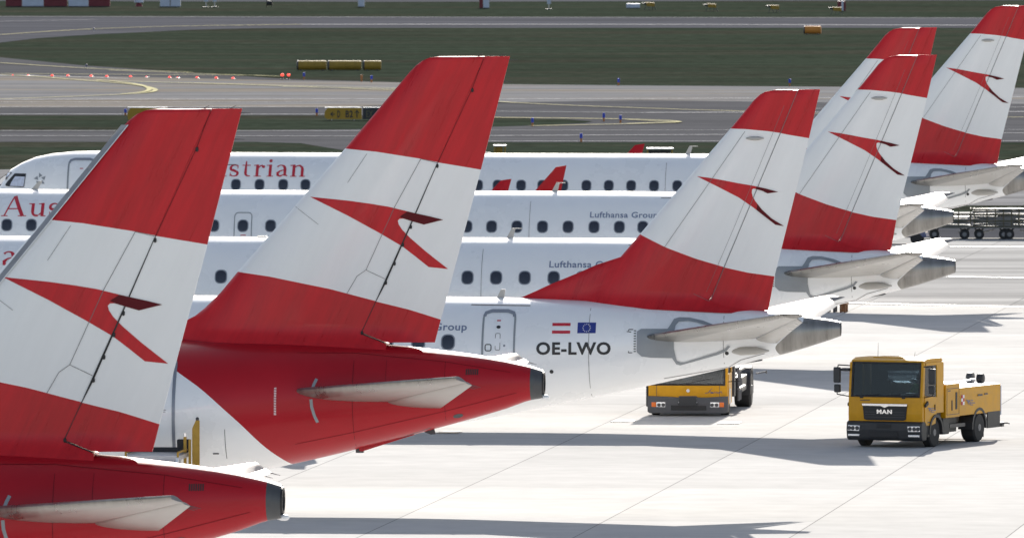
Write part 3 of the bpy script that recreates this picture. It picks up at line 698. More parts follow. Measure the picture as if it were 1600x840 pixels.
    for f in ((lambda p:p), mir):
        tp = loft('tailplane', [(f(inb),f(inbh),.27),(f(rootLE),f(hR),.25),(f(tipLE),f(hT),.09)], ['ltgrey','metal'], root, nspan=7, lemat=1)
        loft('tip_cap', [(f(tipLE),f(hT),.09),(f((tipLE[0]+.22,tipLE[1]-.12,tipLE[2]+.015)), f(tipTE),.03)], ['metal'], tp, nspan=2)
        # drooped elevator: from the hinge line down and aft
        h1 = (hR[0]+.02,hR[1],hR[2]+.0); h2 = (hT[0]-.04,-5.45,hT[2]-.01)
        ev = loft('elevator', [(f(h1),f(rTE),.10),(f(h2),f(tTE),.04)], ['ltgrey'], root, nspan=4)
        f0 = f((rootLE[0]-.3,-.45,rootLE[2]-.14)); 
    MB().lathe([(E(1137,0)[0],.02),(E(1160,0)[0],.12),(E(1185,0)[0],.10),(E(1205,0)[0],.02)], (0,-.55,E(0,541)[1]), n=14).build('tailplane_fairing', ['ltgrey'], root, smooth=True)
    MB().lathe([(E(1137,0)[0],.02),(E(1160,0)[0],.12),(E(1185,0)[0],.10),(E(1205,0)[0],.02)], (0,.55,E(0,541)[1]), n=14).build('tailplane_fairing', ['ltgrey'], root, smooth=True)
    # belly fittings under the tail
    (x0,z0) = E(1150,569); (x1,z1) = E(1191,563)
    MB().prism([(x0,z0+.12),(x1,z1+.12),(x1,z1+.0),(x0,z0-.01)], -.10,.10, axis='y').build('belly_vent', ['dark'], root)
    # antennas
    for (px,py,hh,top) in ((780,465,.0,0),):
        u,z = E(775.5,463); MB().prism([(u,zt-.05),(u+.20,zt-.05),(u+.235,zt+.19),(u+.12,zt+.19)], -.02,.02, axis='y').build('blade_antenna', ['ltgrey'], root, bevel=.004)
    u = RE[2].L(861,297)[0]
    an = MB().prism([(u,zt-.05),(u+.2,zt-.05),(u+.28,zt+.27),(u+.17,zt+.27)], -.02,.02, axis='y').box(u+.17,u+.47,-.015,.015,zt+.255,zt+.28).build('mast_antenna', ['ltgrey'], root)
    u = RE[2].L(49,294)[0]; MB().prism([(u-.05,zt-.05),(u+.18,zt-.05),(u+.36,zt+.27),(u+.24,zt+.27)], -.02,.02, axis='y').build('blade_antenna', ['ltgrey'], root)
    u = e4.L(348-200,236)[0]; MB().prism([(u-.2,zt-.05),(u+.2,zt-.05),(u+.15,zt+.035),(u-.1,zt+.035)], -.06,.06, axis='y').build('roof_antenna', ['ltgrey'], root, bevel=.01)
    u = RE[1].L(402,370)[0]
    MB().box(u,u+.28,-.08,.08,zt-.04,zt+.03).build('roof_beacon', ['ltgrey'], root, bevel=.01)
    # wings, engines, gear
    wing_set(root, EB, dict(wing=[((-24.8,-.6,2.55),(-17.6,-.6,2.45),.85),((-23.4,-1.5,2.62),(-17.7,-1.5,2.5),.8),((-20.6,-5.2,3.0),(-17.5,-5.2,2.95),.42),((-17.3,-13.6,4.1),(-15.9,-13.6,4.1),.13)],
        winglet=[((-17.3,-13.6,4.1),(-15.9,-13.6,4.1),.13),((-16.95,-14.05,4.55),(-16.05,-14.05,4.55),.09),((-16.2,-14.32,5.38),(-15.83,-14.32,5.44),.04)],
        engine=(-25.2,4.6,2.0,.88,3.1), gear=[(-33.6,0,.34,2.3),(-19.6,2.9,.48,2.9)]), 'red')
    wu, wz = E(1256,503); 
    for k in range(3): wick((tTE[0]-.05-.25*k, tTE[1]+.2+1.0*k, tTE[2]-.06*k), (tTE[0]+.12-.25*k, tTE[1]+.2+1.0*k, tTE[2]-.02-.06*k), root)
    return root

def make_liner(ref, label, group, strip=False):
    root = empty('narrow_body_jet', ref.O, -YAW); tag(root, label, 'airplane', group)
    zs, ubs = zip(*sorted([(A(x,y)[1],A(x,y)[0]) for x,y in ((459,724),(426,695.5),(389.6,657.5),(363,632.6),(326.7,601),(292.6,577.6),(278,567.5),(230,545))]))
    fb = pchip(zs, ubs); s0 = fb((AB.top(-7)+AB.bot(-7))/2)
    uc = A(830.3,600)[0]
    us = [-37,-36.95,-36.8,-36.5,-36,-35.3,-34.6,-33.8,-33,-32,-31,-28,-25,-22,-19,-17,-15,-13.5,-12.3]
    u = -11.4
    while u < s0-.25: us.append(u); u += .5
    us.append(s0); u = s0+.45
    while u < uc-.15: us.append(u); u += .4
    us.append(uc)
    fus = AB.mesh('fuselage', us, ['white','red'], root, [(s0, lambda z: fb(z)-s0, 4.5)], mat_at=lambda u: 1 if u > s0 else 0, cap0=True, n=64)
    cone = AB.mesh('exhaust_cone', [uc,uc+.08,-.06,-.02,0], ['grey2'], root, n=48)
    c = (AB.top(0)+AB.bot(0))/2; h_ = (AB.top(0)-AB.bot(0))/2
    MB().lathe([(-.05,.27),(.035,.25),(.035,.2),(-.1,.17)], (0,0,c+.02), n=24).build('exhaust_outlet', ['black'], cone)
    MB().lathe([(-.1,.03),(.0,.06),(.10,.055),(.14,.02)], (0,-.02,AB.bot(0)+.02), n=12).build('tail_light', ['paintapron'], cone, smooth=True)
    fin = fin_mesh('tail_fin', AFIN, Acur, ['finred','finwhite'], Aband, root, nc=30)
    rud = fin_mesh('rudder', AFIN, Arud, ['finred','finwhite'], {0:0,1:1,2:0,'sub':(0,1,2)}, root, nc=10)
    S = AFIN.half
    decal('tail_emblem', [Alogo], S, 'finred', fin, eps=.008, cell=.2)
    decal('tail_emblem_shade', [Ald], S, 'darkred', fin, eps=.018, cell=.2)
    pl = lambda lst, w_=.011: stroke(AL(lst), w_)
    decal('panel_line', pl([(659,248),(618.7,322),(573.8,421),(560,430.5),(544,458)])+pl([(574,421),(603,435)])+pl([(659,248),(684,254)])+pl([(462,322),(500,350)],.008)+pl([(575,240),(545,285)],.008), S, 'line', fin, eps=.013, step=.0004)
    decal('panel_line', pl([(757,90),(738,140),(684,257)],.011), S, 'darkred', fin, eps=.014, step=.0004)
    decal('hinge_gap', stroke(AL([(684,256),(642,353),(603,441),(589,470)]), [.014,.026,.042,.014])+stroke(AL([(589,470),(566,519.5)]),.014), S, 'hinge', fin, eps=.016, step=.0004)
    decal('hinge_gap', stroke(AL([(566,520),(604,534.5)]),.02), S, 'hinge', fin, eps=.016, step=.0004)
    for px,py in ((683,259),(641.8,354),(629.5,382),(616.5,411),(603,441),(566,519),(737.5,141)):
        u,z = A(px,py); hinge_tick(u,z,S(u,z),fin)
    if strip:
        pts = [(194,195),(140,262),(100,311.5),(40,386),(-5,441.5),(-60,509)]
        Lp = [ref.L(x,y) for x,y in pts]; 
        q = [(u-.05,z) for u,z in Lp]+[(u+.075,z-.0) for u,z in Lp[::-1]]
        decal('leading_edge_strip', [q], lambda u,z: S(u,z)+.012, 'strip', fin, eps=.012, cell=.4)
        decal('strip_edge', stroke([(u+.083,z) for u,z in Lp],.016), lambda u,z: S(u,z)+.012, 'paintapron', fin, eps=.014, cell=.4, step=.0002)
    for (x,y) in ((795,94),(787,128),(778,161)):
        u,z = A(x,y); wick((u-.03,0,z),(u+.19,0,z-.0),rud)
    for x in (745,780):
        u,z = A(x,89); wick((u,0,z),(u+.13,0,z+.07),fin)
    FS = AB.side
    # vents, slots, trim scale
    (vu0,vz1),(vu1,vz0) = A(732,574.5), A(750,583.5)
    decal('vent_grille', [[(vu0+k*.041,vz0),(vu0+k*.041+.026,vz0),(vu0+k*.041+.026,vz1),(vu0+k*.041,vz1)] for k in range(7)], FS, 'hinge', fus, cell=1)
    decal('stabiliser_slot', stroke(AL([(505,587.5),(501,596),(498,606)]),.065), FS, 'grey', fus, cell=.1, step=.0003)
    decal('stabiliser_slot', stroke(AL([(497,619),(498,631),(502,645),(506.5,655.5)]),.065), FS, 'grey', fus, cell=.1, step=.0003)
    tks = []
    for k in range(17): tks += stroke(AL([(440.5,601.5+k*2.55),(444,601.3+k*2.55)]),.015)
    decal('trim_scale', tks, FS, 'paintapron', fus, cell=1, step=.0001)
    decal('drain_port', [[(u+.11*math.cos(t*.5236)+.02*math.sin(t*.5236), z+.05*math.sin(t*.5236)+.01*math.cos(t*.5236)) for t in range(12)] for u,z in AL([(719,648)])], FS, 'dark', fus, cell=.1)
    decal('skin_joint', stroke(AL([(560,560),(560,695)]),.010)+stroke(AL([(470,548),(560,549),(700,563),(800,580)]),.008)+stroke(AL([(700,563),(700,655)]),.009)+stroke(AL([(610,600),(610,560)]),.007)+stroke(AL([(470,690),(560,672),(700,640),(810,612)]),.008), FS, 'darkred', fus, cell=.15, step=.0003)
    decal('panel_line', stroke(AL([(365,665),(365,712)]),.012)+stroke(AL([(345,703.5),(354,703.5)]),.03)+stroke(AL([(600,692),(675,667)]),.012), FS, 'dark', fus, cell=.15, step=.0003)
    # rear door with porthole
    z1 = A(0,554)[1]; z0 = A(0,703)[1]; u1 = A(286.5,0)[0]; u0 = u1-.86
    P = rrect((u0+u1)/2,(z0+z1)/2,u1-u0,z1-z0,.14,4); P.append(P[0])
    d = decal('door', stroke(P,.07), FS, 'grey3', root, eps=.008, cell=.15, step=.0002)
    decal('door_window', [[(u+.068*math.cos(t*.3927), z+.068*math.sin(t*.3927)) for t in range(16)] for u,z in AL([(269.3,618.5)])], FS, 'pane', d, cell=1)
    decal('door_notice', stroke(AL([(262,634),(276,634)]),.015)+stroke(AL([(264,637),(275,637)]),.012), FS, 'line', d, cell=1, step=.0003)
    for u in [-30+.533*i for i in range(38)]:
        if -22.5 < u < -20: continue
        fr_ = decal('window', [rrect(u,4.95,.28,.38,.12)], FS, 'frame', root, cell=.1)
        decal('pane', [rrect(u,4.95,.23,.33,.1)], FS, 'pane', fr_, eps=.010, cell=.1)
    cwp = [[(-35.0,4.75),(-34.2,4.8),(-34.1,5.3),(-34.6,5.35)], [(-35.9,4.65),(-35.1,4.73),(-34.75,5.3),(-35.0,5.3)]]
    for q in cwp: decal('cockpit_window', [q], FS, 'pane', root, cell=.2)
    # belly fairing line and drain mast
    (x0,z0),(x1,z1) = A(563,702), A(641,680)
    MB().prism([(x0,z0+.1),(x1,z1+.1),(x1+.1,z1+.02),(x1,z1-.01),(x0+.06,z0-.03),(x0-.02,z0-.02)], -.12,.12, axis='y').build('skid_fairing', ['red'], root, bevel=.015)
    (x0,z0) = A(655,676); MB().prism([(x0-.15,z0+.12),(x0+.3,z0+.22),(x0+.37,z0-.02),(x0+.26,z0-.03)], -.015,.015, axis='y').build('drain_mast', ['dark'], root)
    (x0,z0) = A(560,703); MB().box(x0-.05,x0+.12,-.1,.1,z0-.05,z0+.06).build('tail_skid', ['dark'], root, bevel=.01)
    # tailplane with drooped elevator
    rootLE = P3(a2,447,611,1.05); tipLE = P3(a2,712,588.5,6.0); hT = P3(a2,729,597,6.0); hR = P3(a2,600,628,.8)
    rTE = P3(a2,688.5,637,.75); tTE = P3(a2,738,601.5,5.95)
    inb = (rootLE[0]-.3,-.5,rootLE[2]-.06); inbh = (hR[0]-.05,-.35,hR[2]-.04)
    mid = tuple(rootLE[i]*.38+tipLE[i]*.62 for i in range(3)); mid = (mid[0],mid[1],P3(a2,610,593.5,-mid[1])[2]); midh = tuple(hR[i]*.38+hT[i]*.62 for i in range(3))
    for f in ((lambda p:p), mir):
        tp = loft('tailplane', [(f(inb),f(inbh),.27),(f(rootLE),f(hR),.25),(f(tipLE),f(hT),.08)], ['stabmetal','metal'], root, nspan=8, lemat=1)
        h2 = (hT[0]-.02,hT[1]+.05,hT[2])
        ev = loft('elevator', [(f((hR[0]+.02,hR[1],hR[2])),f(rTE),.11),(f(h2),f(tTE),.035)], ['stabmetal'], root, nspan=4)
        for k in range(3):
            p = f((tTE[0]-.02-.1*k, tTE[1]+.05+.35*k, tTE[2]-.035*k)); wick(p,(p[0]+.20,p[1],p[2]-.05),ev)
    wing_set(root, AB, dict(wing=[((-24.6,-.8,2.75),(-16.4,-.8,2.65),1.1),((-23.3,-2.0,2.85),(-16.6,-2.0,2.7),1.0),((-20.2,-6.3,3.2),(-16.2,-6.3,3.15),.5),((-15.2,-16.6,4.2),(-13.7,-16.6,4.2),.16)],
        winglet=[((-15.2,-16.6,4.2),(-13.7,-16.6,4.2),.12),((-14.4,-16.95,5.0),(-13.6,-16.95,5.0),.08)], engine=(-25.3,5.75,1.95,1.15,3.9), gear=[(-32.0,0,.38,2.6),(-17.9,3.8,.58,3.0)]), 'red')
    return root
M['wingletred'] = mat('winglet_red', (.30,.006,.012), .4, spec=.2)
M['greybumper'] = mat('grey_bumper', (.07,.072,.08), .6, noise=.1, scale=4)
M['yellow3'] = mat('stair_yellow', (.45,.26,.03), .6, noise=.15, scale=4)
M['grey2'] = mat('exhaust_cone_grey', (.075,.078,.082), .45, noise=.2, scale=3, metal=.3)
M['grey3'] = mat('door_frame_grey', (.22,.24,.28), .35, metal=.3)
EG = 'parked regional jets with red and white tails'
make_ejet(RE[0], 'white regional jet lettered OE-LWO, nearest of the grey-coned jets, yellow truck under its tail', EG, True)
make_ejet(RE[1], 'white regional jet directly behind the OE-LWO jet, sun glare on its tailplane above the apron', EG)
make_ejet(RE[2], 'white regional jet in third row, tail mostly hidden by another fin, near baggage dollies', EG)
make_ejet(RE[3], 'farthest white regional jet with its nose at the left edge and fin at top right', EG)
AG = 'red tailed narrow body jets in front'
make_liner(RA[0], 'nearest red-tailed jet at lower left with metal strip on fin leading edge', AG, True)
make_liner(RA[1], 'second red-tailed jet with white rear door, its tail cone ending before OE-LWO', AG)
# ================================================================ FIELD OBJECTS FAR BEHIND
def cyl_x(p, L_, r, m, name, label, cat, group, rz=0.0, domes=True):
    root = empty(name, p, rz); tag(root, label, cat, group)
    prof = [(0,r*.86),(.04,r*.97),(.10,r),(L_-.10,r),(L_-.04,r*.97),(L_,r*.86)]
    b = MB().lathe(prof, (0,0,r+.04), n=32).build('drum', [m], root); shade_auto(b, 40)
    MB().lathe([(-.03,r*.7),(.0,r*.95),(.05,r*1.03),(.09,r*1.03)], (0,0,r+.04), n=32).build('end_rim', ['dark'], root)
    for a in (.25, L_-.25): MB().box(a-.05,a+.05,-.3,.3,0,.08).build('foot', ['dark'], root)
    return root
p = G(464,110.5); s_ = p.y/FPX
for k,(x0,x1) in enumerate(((464,511.5),(512.5,566),(567.5,597))):
    lab = ('leftmost of the three yellow drums lying end to end on the grass','middle, longest of the three yellow drums lying end to end on the grass','rightmost, shortest of the three yellow drums lying end to end on the grass')[k]
    cyl_x((G(x0,110.5).x, p.y, 0), (x1-x0)*s_-.06, .31, 'yellowold', 'marker_drum', lab, 'drum', 'yellow drums on the grass')
p = G(1256,54); cyl_x((p.x,p.y,0), 27*p.y/FPX, .30, 'orange', 'marker_drum', 'single orange drum lying on the grass near the runway edge', 'drum', None, R(-4))

# airfield signs
def sign(px0, px1, ybase, ytop, label, panels):
    a = G(px0,ybase); Y = a.y; k = Y/FPX; W_ = (px1-px0)*k; H_ = (ybase-ytop)*k
    root = empty('airfield_sign', (a.x, Y, 0)); tag(root, label, 'sign')
    for x0,x1,m,txt in panels:
        u0, u1 = (x0-px0)*k, (x1-px0)*k
        r_ = .16 if x0 == px0 else .01
        poly = [(u0+r_,.10),(u1,.10),(u1,H_),(u0+r_*1.2,H_),(u0+.03,H_*.75),(u0,.5*H_),(u0+.03,.25*H_)] if x0 == px0 else [(u0,.10),(u1,.10),(u1,H_),(u0,H_)]
        pn = MB().prism(poly, -.12,.12, axis='y').build('sign_panel', [m], root, bevel=.012)
        for (t, tx0, tx1, tm, h0, h1) in txt:
            v0, v1 = (tx0-px0)*k, (tx1-px0)*k
            if t in '<^':
                c = (v0+v1)/2; zc = (h0+h1)/2*H_; hh = (h1-h0)/2*H_
                if t == '<': st = stroke([(v1,zc),(v0,zc)],.055)+stroke([(v0+.14,zc+.12),(v0,zc),(v0+.14,zc-.12)],.055)
                else: st = stroke([(c,zc-hh),(c,zc+hh)],.06)+stroke([(c-.12,zc+hh-.15),(c,zc+hh),(c+.12,zc+hh-.15)],.06)
                decal('sign_arrow', st, lambda u,z:.12, tm, pn, eps=.008, cell=5, step=.0005)
            else: decal('sign_lettering', fit_text(t, v0, v1, h0*H_, h1*H_, .03), lambda u,z:.12, tm, pn, eps=.008, cell=5)
        MB().box(u0+.02,u1-.02,-.13,.13,H_,H_+.035).build('top_rail', ['paintapron'], pn)
    for u in (.4, W_/2, W_-.4): MB().tube((u,0,0),(u,0,.14),.035).build('leg', ['steel'], root)
    return root
sign(507,680,189,168.5, 'yellow and black taxiway sign reading left arrow D, B2 up arrow, behind the second fin',
     [(507,536,'signyellow',[('<',516.5,523,'blackpaint',.35,.75),('D',527,531.5,'blackpaint',.28,.80)]),
      (536,565,'signyellow',[('B2',540,551.5,'blackpaint',.28,.80),('^',554.5,561,'blackpaint',.28,.80)]),
      (567,680,'signblack',[('EXIT D',572,620,'signdimyellow',.28,.80)])]) if False else None
M['steelgrey'] = mat('cover_frame', (.12,.12,.12), .7)
M['signyellow'] = mat('sign_yellow', (.42,.25,.02), .6, noise=.1, scale=3)
M['signblack'] = mat('sign_black', (.02,.022,.03), .5)
M['signdim'] = mat('sign_dim_yellow', (.10,.09,.05), .6)
sign(507,600,189,168.5, 'yellow taxiway sign reading left arrow D, B2 up arrow beside the second fin',
     [(507,536,'signyellow',[('<',516.5,523,'blackpaint',.3,.72),('D',527,531.5,'blackpaint',.26,.80)]),
      (536,565,'signyellow',[('B2',540,551.5,'blackpaint',.26,.80),('^',554.5,561,'blackpaint',.26,.80)]),
      (567,600,'signblack',[('EX',572,583,'signdim',.26,.80)])])
sign(199,262,192,168.5, 'yellow taxiway sign mostly hidden behind the top of the nearest fin', [(199,230,'signyellow',[]),(230,262,'signyellow',[])])

def marker(px, yb, yt, kind, label):
    p = G(px,yb); h = (yb-yt)*p.y/FPX; root = empty('edge_marker', (p.x,p.y,0)); tag(root, label, 'marker', 'slim edge marker posts along the taxiways')
    top, bot = {'b':('blue','postorange'),'o':('postorange','postorange'),'d':('navy','steel')}[kind]
    MB().tube((0,0,0),(0,0,h*.45),.055).build('post', [bot], root)
    MB().lathe([(h*.45,.075),(h*.95,.075),(h,.05)], (0,0,0), axis='z', n=12).build('reflector_sleeve', [top], root)
for a in ((475,124.5,113.5,'b','blue topped marker below the left end of the yellow drums'),(565,128,117,'o','orange marker post below the right end of the yellow drums'),
          (580.5,129,118,'b','blue topped marker just right of the orange post by the drums'),(495,181.5,169.5,'b','blue marker just left of the taxiway sign with arrows'),
          (196,181,170,'b','blue marker at the left edge of the half hidden yellow sign'),(832,197.5,184,'b','blue and orange marker on the tip of the narrow grass island'),
          (943.5,190,176.5,'b','left marker of the blue pair standing in the yellow line loop'),(969.5,192.5,180,'b','right marker of the blue pair standing in the yellow line loop'),
          (908,222,208.5,'b','blue and orange marker nearest the jets, above the red winglet'),(966.5,134,122.5,'b','dim blue marker on the grass edge left of the OE-LWO fin'),
          (1234,134.5,123.5,'b','dim blue marker on the grass edge right of the OE-LWO fin tip'),(135,107,100.5,'d','small dark marker on the left grass edge above the red lights'),
          (146.5,49,43.5,'d','small dark marker at the runway edge top left')): marker(*a)
ords = ['first','second','third','fourth','fifth','sixth','seventh','eighth','ninth','tenth','eleventh','twelfth','thirteenth']
for k,(px,py) in enumerate(((20,118),(44,118),(81.5,119),(106,119),(142.5,119.5),(167,120),(204,120.5),(229,120.5),(265,121.5),(277.5,121.5),(308,122),(338,122.5),(364,123))):
    p = G(px,py+1); root = empty('stop_bar_light', (p.x,p.y,0)); tag(root, ords[k]+' from the left in the row of red lights sunk in the taxiway', 'light', 'red stop bar lights across the taxiway')
    r = .10 if k not in (0,1,7,9) else .06
    MB().lathe([(0,.16),(.03,.15),(.04,.1)], (0,0,.01), axis='z', n=14).build('housing', ['dark'], root)
    MB().lathe([(.04,r),(.04+r*.6,r*.85),(.04+r,r*.3)], (0,0,.0), axis='z', n=14).build('lens', ['redlamp'], root)
for px,lb in ((441,'left'),(451,'right')):
    p = G(px,124); root = empty('elevated_light', (p.x,p.y,0)); tag(root, lb+' one of two red lamps on short stalks left of the yellow drums', 'light', 'red lamps on stalks')
    MB().tube((0,0,0),(0,0,.2),.03).lathe([(0,.12),(.03,.12)],(0,0,.005),axis='z',n=12).build('stalk', ['dark'], root)
    MB().lathe([(.20,.06),(.24,.10),(.33,.10),(.36,.05)], (0,0,0), axis='z', n=14).build('lens', ['redlamp'], root)
# barrier boards, cabinets and trestles beyond the runway
def board(px0,px1,yb,yt,m,name,label,cat,group=None,dep=.5,detail=0):
    a = G(px0,yb); k = a.y/FPX; W_ = (px1-px0)*k; H_ = (yb-yt)*k
    root = empty(name, (a.x,a.y,0)); tag(root, label, cat, group)
    MB().box(0,W_,0,dep,.05,H_).build('panel', [m], root, bevel=.03)
    MB().box(.02,W_-.02,.05,dep-.05,0,.05).build('foot', ['dark'], root)
    if detail: MB().box(W_*.48,W_*.52,-.02,0,.1,H_-.1).build('seam', ['line'], root)
    if detail: MB().box(.05,W_-.05,-.015,0,H_*.6,H_*.62).build('seam', ['line'], root)
    return root
bl = [(9,34,'redbox','first red board, at the far left of the red and white barrier'),(34.5,68,'whitebox','first white board from the left of the red and white barrier'),
      (68.5,105,'redbox','middle red board of the red and white barrier'),(107,138,'whitebox','second white board of the barrier, with a dark smudge'),(138.5,172,'redbox','rightmost red board of the red and white barrier')]
for x0,x1,m,lb in bl: board(x0,x1,11,-22,m,'barrier_board',lb+' top left','barrier','red and white barrier boards beyond the runway')
board(250,282,11.5,-12,'whitebox','equipment_cabinet','white cabinet with panel seams beyond the runway, right of the barrier','cabinet',None,.8,1)
board(559.5,569.5,11.5,-20,'whitebox','equipment_cabinet','narrow grey cabinet beyond the runway above the yellow drums','cabinet',None,.5)
board(749,754.5,13.5,-16,'redbox','marker_board','narrow red board beside a white one, above the second fin','board'); board(755,764.5,13.5,-16,'whitebox','marker_board','pale board to the right of the narrow red one','board')
board(978.5,1000,13.5,6,'whitebox','equipment_cabinet','low white box beside the leftmost yellow trestle','cabinet',None,.8)
board(1308.5,1314.5,16,2,'redbox','marker_board','left dark red board above the rightmost yellow trestle','board'); board(1314.8,1318,18,1.5,'whitebox','marker_board','thin white board between two red ones above the rightmost trestle','board'); board(1318.3,1321.5,18,2,'redbox','marker_board','right dark red board above the rightmost yellow trestle','board')
def mast(px,yb,label,w_=3):
    p = G(px,yb); root = empty('instrument_post', (p.x,p.y,0)); tag(root,label,'post')
    MB().tube((0,0,0),(0,0,.5),.05).build('stem',['steel'],root)
    MB().box(-.15,.17,-.12,.12,.45,1.3).build('head',['whitebox'],root,bevel=.03); MB().box(-.3,.3,-.2,.2,0,.05).build('foot',['dark'],root); return root
mast(322,11.5,'left white instrument post beyond the runway, right of the white cabinet'); mast(335.5,11.5,'right white instrument post beyond the runway, right of the white cabinet')
mast(857.5,15,'white instrument post beyond the runway, left of the low white box')
p = G(217,10.5); root = empty('warning_cone',(p.x,p.y,0)); tag(root,'small red and white marker between barrier and white cabinet','marker')
MB().lathe([(0,.32),(.35,.2)],(0,0,0),axis='z',n=14).build('base',['redbox'],root); MB().lathe([(.35,.42),(.8,.42)],(0,0,0),axis='z',n=14).build('top',['whitebox'],root)
p = G(421,11.5); root = empty('equipment_drum',(p.x,p.y,0)); tag(root,'small dark cable drum on the grass beyond the runway','drum')
MB().lathe([(-.25,.36),(-.2,.36),(-.19,.2),(.19,.2),(.2,.36),(.25,.36)],(0,0,.36),n=18).build('reel',['plastic'],root)
for k,(x0,yb) in enumerate(((1003,16),(1099,18),(1197,20.5),(1294.5,23.5))):
    p = G(x0,yb); root = empty('trestle', (p.x,p.y,0)); tag(root, ('leftmost','second','third','rightmost')[k]+' yellow topped trestle in the row beyond the runway','trestle','yellow topped trestles beyond the runway')
    MB().prism([(.0,.62),(.35,.60),(.45,.42),(.15,.46)], -.3,.3, axis='y').build('end_flap',['plastic'],root)
    MB().prism([(.30,.66),(1.08,.62),(1.08,.30),(.42,.34)], -.32,.32, axis='y').build('top',['yellowold'],root,bevel=.02)
    for a,b in (((.35,.45),(.2,.0)),((.5,.45),(.62,0)),((.95,.42),(.85,0)),((1.0,.42),(1.18,0))): MB().tube((a[0],-.2,a[1]),(b[0],-.25,b[1]),.025).build('leg',['dark'],root)
# small equipment between the far jet and the taxiway
def tbl(px0,px1,yb,yt,label,m='yellowold',top='paintapron'):
    a = G(px0,yb); k = a.y/FPX; W_ = (px1-px0)*k; H_ = (yb-yt)*k; root = empty('work_platform',(a.x,a.y,0)); tag(root,label,'platform')
    MB().box(0,W_,-.5,.5,H_-.06,H_).build('deck',[top],root,bevel=.01)
    for x in (.06,W_-.06):
        for y in (-.45,.45): MB().tube((x,y,0),(x,y,H_-.06),.035).build('leg',[m],root)
    MB().tube((.06,-.45,.3),(W_-.06,-.45,.3),.02).build('rail',[m],root); return root
tbl(771,791,252,226.5,'yellow work platform with white top behind the roof of the farthest jet')
r = tbl(1010,1052,250,231,'low dark platform with pale top left of the mast antenna')
MB().box(.1,1.2,-.3,.3,.25,.5).build('crate',['plastic'],r,bevel=.02)
MB().box(.12,.45,-.3,.3,.2,.8).build('motor_box',['yellowold'],bpy.data.objects[[o.name for o in col.objects if o.name.startswith('work_platform')][0]],bevel=.02)

M['shelfgrey'] = mat('scuffed_aluminium', (.13,.13,.13), .55, noise=.25, scale=6)
# ================================================================ BAGGAGE DOLLIES
def make_dolly(loc, rz, label, heap):
    root = empty('baggage_dolly', loc, rz); tag(root, label, 'dolly', 'baggage dollies parked in line')
    L_, W_ = 2.05, 1.3; z0 = .45
    MB().box(0,L_,-W_/2,W_/2,z0,z0+.07).box(0,L_,-W_/2-.02,-W_/2-.001,z0+.0,z0+.05,mi=1).build('deck',['olive','shelfgrey'],root)
    for x in (.38,1.62):
        ax = MB().tube((x,-W_/2+.1,.2),(x,W_/2-.1,.2),.03).build('axle',['dark'],root)
        for s in (-1,1):
            MB().lathe([(-.05,.10),(-.05,.18),(-.03,.205),(.03,.205),(.05,.18),(.05,.10)],(x,s*(W_/2-.08),.205),axis='y',n=20).build('wheel',['tyre'],ax)
            MB().lathe([(-.055,.02),(-.055,.09),(.055,.09),(.055,.02)],(x,s*(W_/2-.08),.205),axis='y',n=14).build('hub',['hub'],ax)
            MB().tube((x,s*(W_/2-.2),.2),(x-.18,s*(W_/2-.2),z0),.025).tube((x,s*(W_/2-.2),.2),(x+.18,s*(W_/2-.2),z0),.025).build('strut',['dark'],root)
    rl = MB()
    for s in (-1,1):
        for x in (.03,.7,1.38,L_-.03): rl.tube((x,s*(W_/2-.03),z0),(x,s*(W_/2-.03),z0+.82),.022,n=6)
        for z in (.3,.56,.8): rl.tube((.03,s*(W_/2-.03),z0+z),(L_-.03,s*(W_/2-.03),z0+z),.018,n=6)
    for x in (.03,L_-.03): rl.tube((x,-W_/2+.03,z0+.8),(x,W_/2-.03,z0+.8),.02,n=6)
    rl.build('railing',['olive'],root)
    ht = MB().tube((L_,0,.35),(L_+.55,0,.28),.025).tube((-.5,0,.25),(0,0,.4),.025).build('tow_bar',['steel'],root)
    rnd = random.Random(heap)
    for j in range(7 if heap else 4):
        z = z0+.10+j*.105
        MB().box(.08+rnd.random()*.08,L_-.1-rnd.random()*.2,-W_/2+.05,W_/2-.05,z,z+.05+rnd.random()*.02,mi=0).build('stacked_shelf',['shelfgrey'],root).rotation_euler = (0,R(rnd.uniform(-1.3,1.3)),0)
    if heap == 2: MB().box(1.2,1.55,-.35,.0,z0+.8,z0+1.0).build('canvas_roll',['dark'],root,bevel=.03)
    return root
# dollies stand in front of the service road
dy = G(1500,373).y; kx = dy/FPX
for k,(px,hp,lb) in enumerate(((1445,0,'baggage dolly partly hidden behind a metal tail cone, leftmost in line'),(1515,1,'baggage dolly with stacked shelves, between two others'),(1597-78,2,''),)):
    if not lb: continue
    make_dolly((G(px,372.5).x, dy, 0), -.03, lb, hp)
make_dolly((G(1597-72,373).x+.15+.62, dy-.0, 0), -.05, 'rightmost baggage dolly with stacked pale shelves and a dark roll on top', 2)

